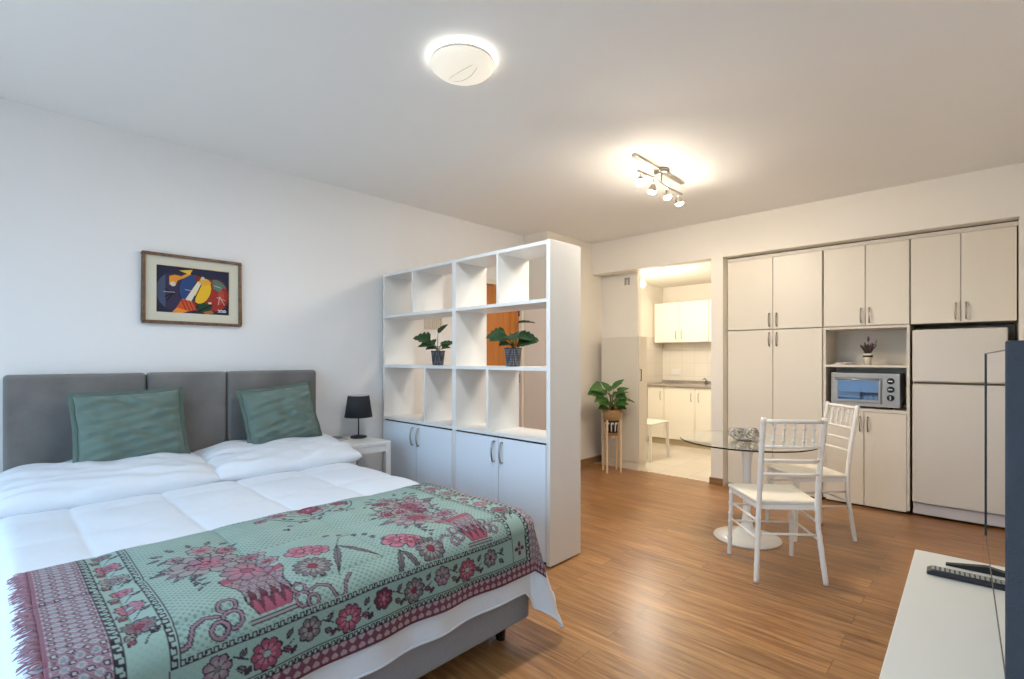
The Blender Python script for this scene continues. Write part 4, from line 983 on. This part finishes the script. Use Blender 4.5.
# ------------------------------------------------------------------ dining table and chairs
TX, TY, TZ = -1.221, 3.714, 0.70
t = thing('round_glass_table', 'round glass dining table on a white tulip pedestal', 'table', (TX, TY, 0))
MB().lathe([(0, 0), (0.218, 0), (0.222, 0.004), (0.219, 0.012), (0.16, 0.024), (0.08, 0.045), (0.040, 0.09), (0.027, 0.18), (0.024, 0.35), (0.027, 0.52), (0.040, 0.63), (0.075, 0.682), (0.095, 0.69), (0, 0.69)], 64).build('pedestal', 'chair_w', t)
MB().lathe([(0, TZ - 0.010), (0.448, TZ - 0.010), (0.452, TZ - 0.006), (0.452, TZ - 0.004), (0.448, TZ), (0, TZ)], 96, sm=False).build('tabletop', 'glass', t)
t = thing('glass_ornament', 'twisted clear glass ornament with two scrolls on the glass table', 'ornament', (TX - 0.01, TY - 0.03, TZ))
rb = MB()
def scroll(cx, sg, turns=2.1):
    pts = []
    for k in range(60):
        th = turns * 2 * PI * k / 59; r = 0.012 + 0.036 * (k / 59)
        pts.append((cx + sg * r * math.cos(th), 0.052 + r * math.sin(th)))
    return pts
for cx, sg in ((-0.054, 1), (0.054, -1)):
    pts = scroll(cx, sg); o = []
    for j, (x, z) in enumerate(pts):
        for (ya, of) in ((-0.032, 0), (0.032, 0), (0.032, 0.0035), (-0.032, 0.0035)):
            dx, dz = x - cx, z - 0.052; L_ = math.hypot(dx, dz) + 1e-6; wv = 0.012 * math.sin(j * 0.35)
            X_, Z_ = x + dx / L_ * of, z + dz / L_ * of; v = vr(X_, ya + wv, Z_); o.append(v)
    fs = []
    for j in range(59):
        for k in range(4): fs.append((j * 4 + k, j * 4 + (k + 1) % 4, (j + 1) * 4 + (k + 1) % 4, (j + 1) * 4 + k))
    fs += [(0, 1, 2, 3), (236, 239, 238, 237)]
    rb.add(o, fs, True)
rb.build('scrolls', 'glass_orn', t, recalc=True)
MB().lathe([(0, 0.0), (0.05, 0.0), (0.052, 0.003), (0.03, 0.007), (0, 0.008)], 32).build('foot', 'glass_orn', t)

def ring_leg(mb, p0, p1, r0, r1, rings):
    p0 = Vector(p0); p1 = Vector(p1); pts = []; rad = []; N = 60
    for i in range(N + 1):
        t = i / N; r = r0 + (r1 - r0) * t
        for q in rings:
            dd = abs(t - q) * (p1 - p0).length
            if dd < 0.009: r += 0.0035 * math.cos(dd / 0.009 * PI / 2)
        pts.append(p0.lerp(p1, t)); rad.append(r)
    mb.tube(pts, rad, 10); return mb
def make_chair(label):
    t = thing('ballroom_chair', label, 'chair', (0, 0, 0), 0, 'white spindle-back chairs at the glass table')
    s = MB(); n = 24; poly = []
    for (x, y) in ((-0.205, 0.20), (0.205, 0.20), (0.170, -0.185), (-0.170, -0.185)): poly.append((x, y))
    s.prism(poly, 'z', 0.437, 0.462); s.build('seat', 'cushion_w', t, bevel=0.011, seg=4)
    # rear legs run up into the back posts
    for sx in (-1, 1):
        mb = MB(); pts = [Vector((sx * 0.190, -0.225, 0)), Vector((sx * 0.166, -0.190, 0.30)), Vector((sx * 0.160, -0.190, 0.46)), Vector((sx * 0.161, -0.220, 0.70)), Vector((sx * 0.164, -0.262, 0.945))]
        P_ = []; R_ = []
        for i in range(4):
            for k in range(16):
                q = k / 16; p = pts[i].lerp(pts[i + 1], q); P_.append(p); r = 0.0145
                for z in (0.10, 0.20, 0.27, 0.36, 0.55, 0.62, 0.70, 0.78, 0.86, 0.925):
                    dd = abs(p.z - z)
                    if dd < 0.010: r += 0.0035 * math.cos(dd / 0.010 * PI / 2)
                R_.append(r)
        P_.append(pts[4]); R_.append(0.013); mb.tube(P_, R_, 10); mb.build('leg', 'chair_w', t)
        mb = ring_leg(MB(), (sx * 0.195, 0.195, 0), (sx * 0.185, 0.18, 0.437), 0.013, 0.015, (0.25, 0.5, 0.62, 0.78, 0.93)); mb.build('leg', 'chair_w', t)
    def rail(z, y, name='back_rail', r=0.0085, m='chair_w', half=0.160, bow=0.012):
        MB().tube([(half * q, y - bow * (1 - q * q), z) for q in (-1, -.66, -.33, 0, .33, .66, 1)], r, 8).build(name, m, t)
    rail(0.925, -0.262, 'top_rail', 0.0115, half=0.163); rail(0.78, -0.239); rail(0.70, -0.226); rail(0.62, -0.216)
    for k in range(5):
        x = -0.108 + 0.054 * k; q = x / 0.161; yo = -0.012 * (1 - q * q)
        ring_leg(MB(), (x, -0.239 + yo, 0.78), (x, -0.262 + yo, 0.92), 0.006, 0.006, (0.25, 0.75)).build('spindle', 'chair_w', t)
    def st_(a, b): MB().tube([a, b], 0.0075, 8).build('stretcher', 'chair_w', t)
    st_((-0.168, -0.193, 0.27), (0.168, -0.193, 0.27)); st_((-0.192, 0.19, 0.22), (0.192, 0.19, 0.22)); st_((-0.189, 0.186, 0.33), (0.189, 0.186, 0.33))
    for sx in (-1, 1):
        st_((sx * 0.165, -0.192, 0.34), (sx * 0.188, 0.185, 0.34)); st_((sx * 0.171, -0.20, 0.24), (sx * 0.192, 0.19, 0.24))
    ap = MB().box(-0.18, 0.165, 0.41, 0.18, 0.18, 0.437).box(-0.155, -0.190, 0.41, 0.155, -0.175, 0.437).prism([(-0.170, -0.185), (-0.155, -0.185), (-0.172, 0.17), (-0.187, 0.17)], 'z', 0.41, 0.437).prism([(0.155, -0.185), (0.170, -0.185), (0.187, 0.17), (0.172, 0.17)], 'z', 0.41, 0.437)
    ap.build('seat_frame', 'chair_w', t)
    return t
ch = make_chair('white spindle-back chair with its back to the camera, nearer one at the table')
ch.location = (-0.932, 3.305, 0); ch.rotation_euler = (0, 0, math.atan2(0.30, -0.24) - PI / 2)
c2 = dup_tree(ch); c2['label'] = 'white spindle-back chair turned sideways, beside the cabinets and toaster oven'
c2.location = (-0.945, 4.15, 0); c2.rotation_euler = (0, 0, math.atan2(-0.267, -0.281) - PI / 2)

# ------------------------------------------------------------------ TV bench, TV, remotes
CZ = 0.58
ang = math.radians(0.9)
t = thing('tv_bench', 'long white lacquered TV bench along the right wall', 'tv bench', (-0.182, 2.338, 0), ang)
boxo('benchtop', 'console', t, 0, -2.6, CZ - 0.03, 0.52, 0, CZ, bevel=0.002)
boxo('side_panel', 'console', t, 0.005, -0.03, 0.0, 0.50, -0.004, CZ - 0.03); boxo('side_panel', 'console', t, 0.005, -2.595, 0.0, 0.50, -2.57, CZ - 0.03)
boxo('lower_shelf', 'console', t, 0.01, -2.57, 0.08, 0.50, -0.03, 0.10); boxo('back_panel', 'console', t, 0.49, -2.57, 0.10, 0.50, -0.03, CZ - 0.03)
for k in range(3): boxo('drawer_front', 'console', t, 0.004, -2.567 + 0.847 * k, 0.105, 0.022, -2.567 + 0.843 * (k + 1), CZ - 0.035, bevel=0.001)
# TV: its own frame, screen facing -X
t = thing('television', 'flat television seen edge-on at the right, standing on the white bench', 'television', (0.005, 2.30, CZ), math.radians(1.4))
LT = 1.0; zb, zt = 0.106, 0.716
boxo('screen', 'tv_screen', t, 0.0, -LT, zb + 0.006, 0.004, -0.004, zt - 0.003)
bz = MB().box(-0.001, -LT - 0.003, zb, 0.012, 0, zb + 0.006).box(-0.001, -LT - 0.003, zt - 0.003, 0.012, 0, zt).box(-0.001, -0.004, zb, 0.012, 0, zt); bz.build('bezel', 'tv_bezel', t)
boxo('rear_housing', 'tv_back', t, 0.004, -LT - 0.006, zb - 0.004, 0.062, -0.05, zt - 0.004, bevel=0.004)
boxo('end_cap', 'tv_back', t, -0.001, -LT - 0.014, zb - 0.006, 0.064, -LT - 0.0065, zt + 0.016, bevel=0.003)
boxo('side_bezel', 'black', t, -0.003, -0.012, zb, 0.0, 0.002, zt)
boxo('back_cover_edge', 'black', t, 0.0045, -LT - 0.003, zb + 0.006, 0.012, -0.004, zt - 0.003)
for y in (-0.062, -LT + 0.02):
    f = MB(); f.prism([(-0.10, 0), (0.15, 0), (0.15, 0.006), (0.04, 0.022), (0.0, 0.022), (-0.10, 0.005)], 'y', y - 0.012, y + 0.012); f.box(0.012, y - 0.01, 0.018, 0.04, y + 0.01, zb + 0.02)
    f.build('foot', 'black', t, bevel=0.001)
def remote(label, loc, rz, L, W_):
    t = thing('remote_control', label, 'remote control', loc, rz)
    MB().prism([(-L / 2, 0.0), (L / 2, 0.0), (L / 2, 0.012), (L / 2 - 0.01, 0.018), (-L / 2 + 0.015, 0.020), (-L / 2, 0.012)], 'y', -W_ / 2, W_ / 2).build('case', 'remote', t, bevel=0.003)
    b = MB()
    for i in range(15):
        for j in range(4): b.box(-L / 2 + 0.012 + i * (L - 0.024) / 15, -W_ / 2 + 0.005 + j * (W_ - 0.01) / 4, 0.017, -L / 2 + 0.012 + (i + .6) * (L - 0.024) / 15, -W_ / 2 + 0.005 + (j + .6) * (W_ - 0.01) / 4, 0.0215)
    b.build('buttons', 'button', t)
    return t
remote('black remote control with grey buttons on the white bench', (-0.035, 2.118, CZ), math.radians(3), 0.20, 0.045)

# ------------------------------------------------------------------ lamps
M['dome'] = emit_mat('opal_glass_glow', (1.0, 0.93, 0.80, 1), 0.50)
M['dome'].node_tree.nodes['Principled BSDF'].inputs['Base Color'].default_value = (0.62, 0.58, 0.48, 1)
M['halo_glow'] = emit_mat('added_halo_glow', (0.97, 0.98, 1.0, 1), 17.0)  # emission for the plate hidden above the dome, added to light the ceiling
M['dome_rim'] = mat('opal_glass_pattern', rgb(230, 224, 208), 0.3)
t = thing('ceiling_lamp', 'round opal glass dome lamp on the ceiling above the bed foot', 'ceiling lamp', (-1.755, 1.515, H))
MB().lathe([(0, 0), (0.11, 0), (0.118, -0.002), (0.118, -0.016), (0, -0.016)], 40).build('hidden_glow_plate', 'halo_glow', t)  # glowing plate hidden by the dome, added for the halo on the ceiling
MB().lathe([(0.146, -0.020), (0.150, -0.028), (0.146, -0.038), (0.13, -0.054), (0.095, -0.068), (0.05, -0.076), (0, -0.078)], 56).build('glass_dome', 'dome', t)
MB().lathe([(0.143, -0.019), (0.147, -0.018), (0.1515, -0.028), (0.149, -0.031), (0.143, -0.022)], 56).build('rim', 'dome_rim', t)
ln = MB()
for sg in (-1, 1):
    pts = []
    for k in range(21):
        x = -0.13 + 0.26 * k / 20; y = sg * (-0.03 + 2.2 * x * x) ; r = min(0.146, math.hypot(x, y))
        z = -0.080 + 0.045 * (r / 0.146) ** 2.6; pts.append((x, y, z))
    pts = [p for p in pts if math.hypot(p[0], p[1]) < 0.138]
    ln.tube(pts, 0.0022, 6)
ln.build('etched_line', 'dome_rim', t)

M['spot_glow'] = emit_mat('spot_bulb_glow', (1.0, 0.86, 0.66, 1), 90)
t = thing('ceiling_spot_bar', 'brushed metal ceiling bar with four lit spotlights', 'ceiling light', (-1.725, 3.42, H))
MB().box(-0.016, -0.40, -0.018, 0.016, 0.36, 0.0).build('mounting_bar', 'handle', t, bevel=0.003)
MB().lathe([(0, 0), (0.055, 0), (0.055, -0.022), (0.03, -0.03), (0, -0.03)], 32).build('canopy', 'handle', t)
MB().tube([(0, 0.0, -0.02), (0.0, 0.0, -0.10)], 0.006, 8).build('stem', 'handle', t)
MB().tube([(0.0, -0.34, -0.10), (0.012, -0.15, -0.10), (-0.012, 0.1, -0.10), (0.0, 0.34, -0.10)], 0.008, 8).build('rail', 'handle', t)
HEADS = []
for k, y in enumerate((-0.31, -0.12, 0.07, 0.27)):
    xo = 0.0
    h_ = MB().tube([(xo, y, -0.10), (xo, y, -0.135)], 0.004, 8)
    dirv = Vector(((0.25, -0.3, 0.2, 0.1)[k], (-0.35, 0.1, 0.1, 0.4)[k], -1)).normalized()
    p = Vector((xo, y, -0.135)); e = p + dirv * 0.06
    h_.tube([p, p + dirv * 0.02, e - dirv * 0.012], [0.010, 0.024, 0.030], 20, caps=False)
    ho = h_.build('spotlight', 'handle', t)
    MB().tube([e - dirv * 0.03, e - dirv * 0.01, e + dirv * 0.004, e + dirv * 0.012], [0.018, 0.029, 0.027, 0.010], 20).build('bulb', 'spot_glow', ho)
    HEADS.append((Vector(t.location) + e + dirv * 0.02, dirv))

def light(name, typ, loc, energy, col, **k):
    l = bpy.data.lights.new(name, typ); l.energy = energy; l.color = col
    for a, b in k.items(): setattr(l, a, b)
    o = bpy.data.objects.new(name, l); COL.objects.link(o); o.location = loc; return o
for i, (p, dv) in enumerate(HEADS):
    o = light('spot_lamp_light', 'SPOT', p, 22, (1.0, 0.88, 0.72), spot_size=math.radians(178), spot_blend=0.25, shadow_soft_size=0.03)
    o.rotation_euler = dv.to_track_quat('-Z', 'Y').to_euler()
    light('spot_lamp_glow', 'POINT', p + dv * 0.04, 2.0, (1.0, 0.89, 0.74), shadow_soft_size=0.03)
light('kitchen_bulb_light', 'POINT', (-3.12, 5.74, 2.10), 31, (1.0, 0.93, 0.82), shadow_soft_size=0.035)
light('ceiling_lamp_light', 'AREA', (-1.755, 1.515, H - 0.084), 17, (0.96, 0.98, 1.0), shape='DISK', size=0.22)
# daylight through the window: sky portal
pl = light('window_portal', 'AREA', ((WX0 + WX1) / 2, YB - 0.03, (WZ0 + WZ1) / 2), 1, (1, 1, 1), shape='RECTANGLE', size=WX1 - WX0, size_y=WZ1 - WZ0)
pl.rotation_euler = (PI / 2, 0, 0)
pl.rotation_euler = Vector((0, 1, 0)).to_track_quat('-Z', 'Z').to_euler()
pl.data.cycles.is_portal = True
wd = bpy.data.worlds.new('world'); S.world = wd; wd.use_nodes = True
nt = wd.node_tree; bg = nt.nodes['Background']
tc = nt.nodes.new('ShaderNodeTexCoord'); sx = nt.nodes.new('ShaderNodeSeparateXYZ'); rp = nt.nodes.new('ShaderNodeValToRGB')
rp.color_ramp.elements[0].position = 0.45; rp.color_ramp.elements[0].color = (0.34, 0.41, 0.48, 1)
rp.color_ramp.elements[1].position = 0.62; rp.color_ramp.elements[1].color = (0.43, 0.70, 1.0, 1)
mr = nt.nodes.new('ShaderNodeMapRange'); mr.inputs['From Min'].default_value = -1
nt.links.new(tc.outputs['Generated'], sx.inputs[0]); nt.links.new(sx.outputs['Z'], mr.inputs['Value']); nt.links.new(mr.outputs['Result'], rp.inputs['Fac']); nt.links.new(rp.outputs['Color'], bg.inputs['Color'])
bg.inputs['Strength'].default_value = 4.6

# ------------------------------------------------------------------ camera
cam = bpy.data.cameras.new('camera'); co = bpy.data.objects.new('camera', cam); COL.objects.link(co)
co.location = (0, 0, 1.28); co.rotation_euler = (PI / 2, 0, math.radians(43.5))
cam.sensor_width = 36; cam.lens = 497.0 / 1024 * 36; cam.shift_y = 18.5 / 1024; cam.clip_start = 0.05
S.camera = co
S.view_settings.view_transform = 'Standard'; S.view_settings.look = 'None'; S.view_settings.gamma = 1; S.view_settings.exposure = 0.26
S.view_settings.use_curve_mapping = False
S.cycles.max_bounces = 10; S.cycles.diffuse_bounces = 5; S.cycles.glossy_bounces = 4; S.cycles.transmission_bounces = 8
S.cycles.sample_clamp_indirect = 6; S.cycles.use_denoising = True
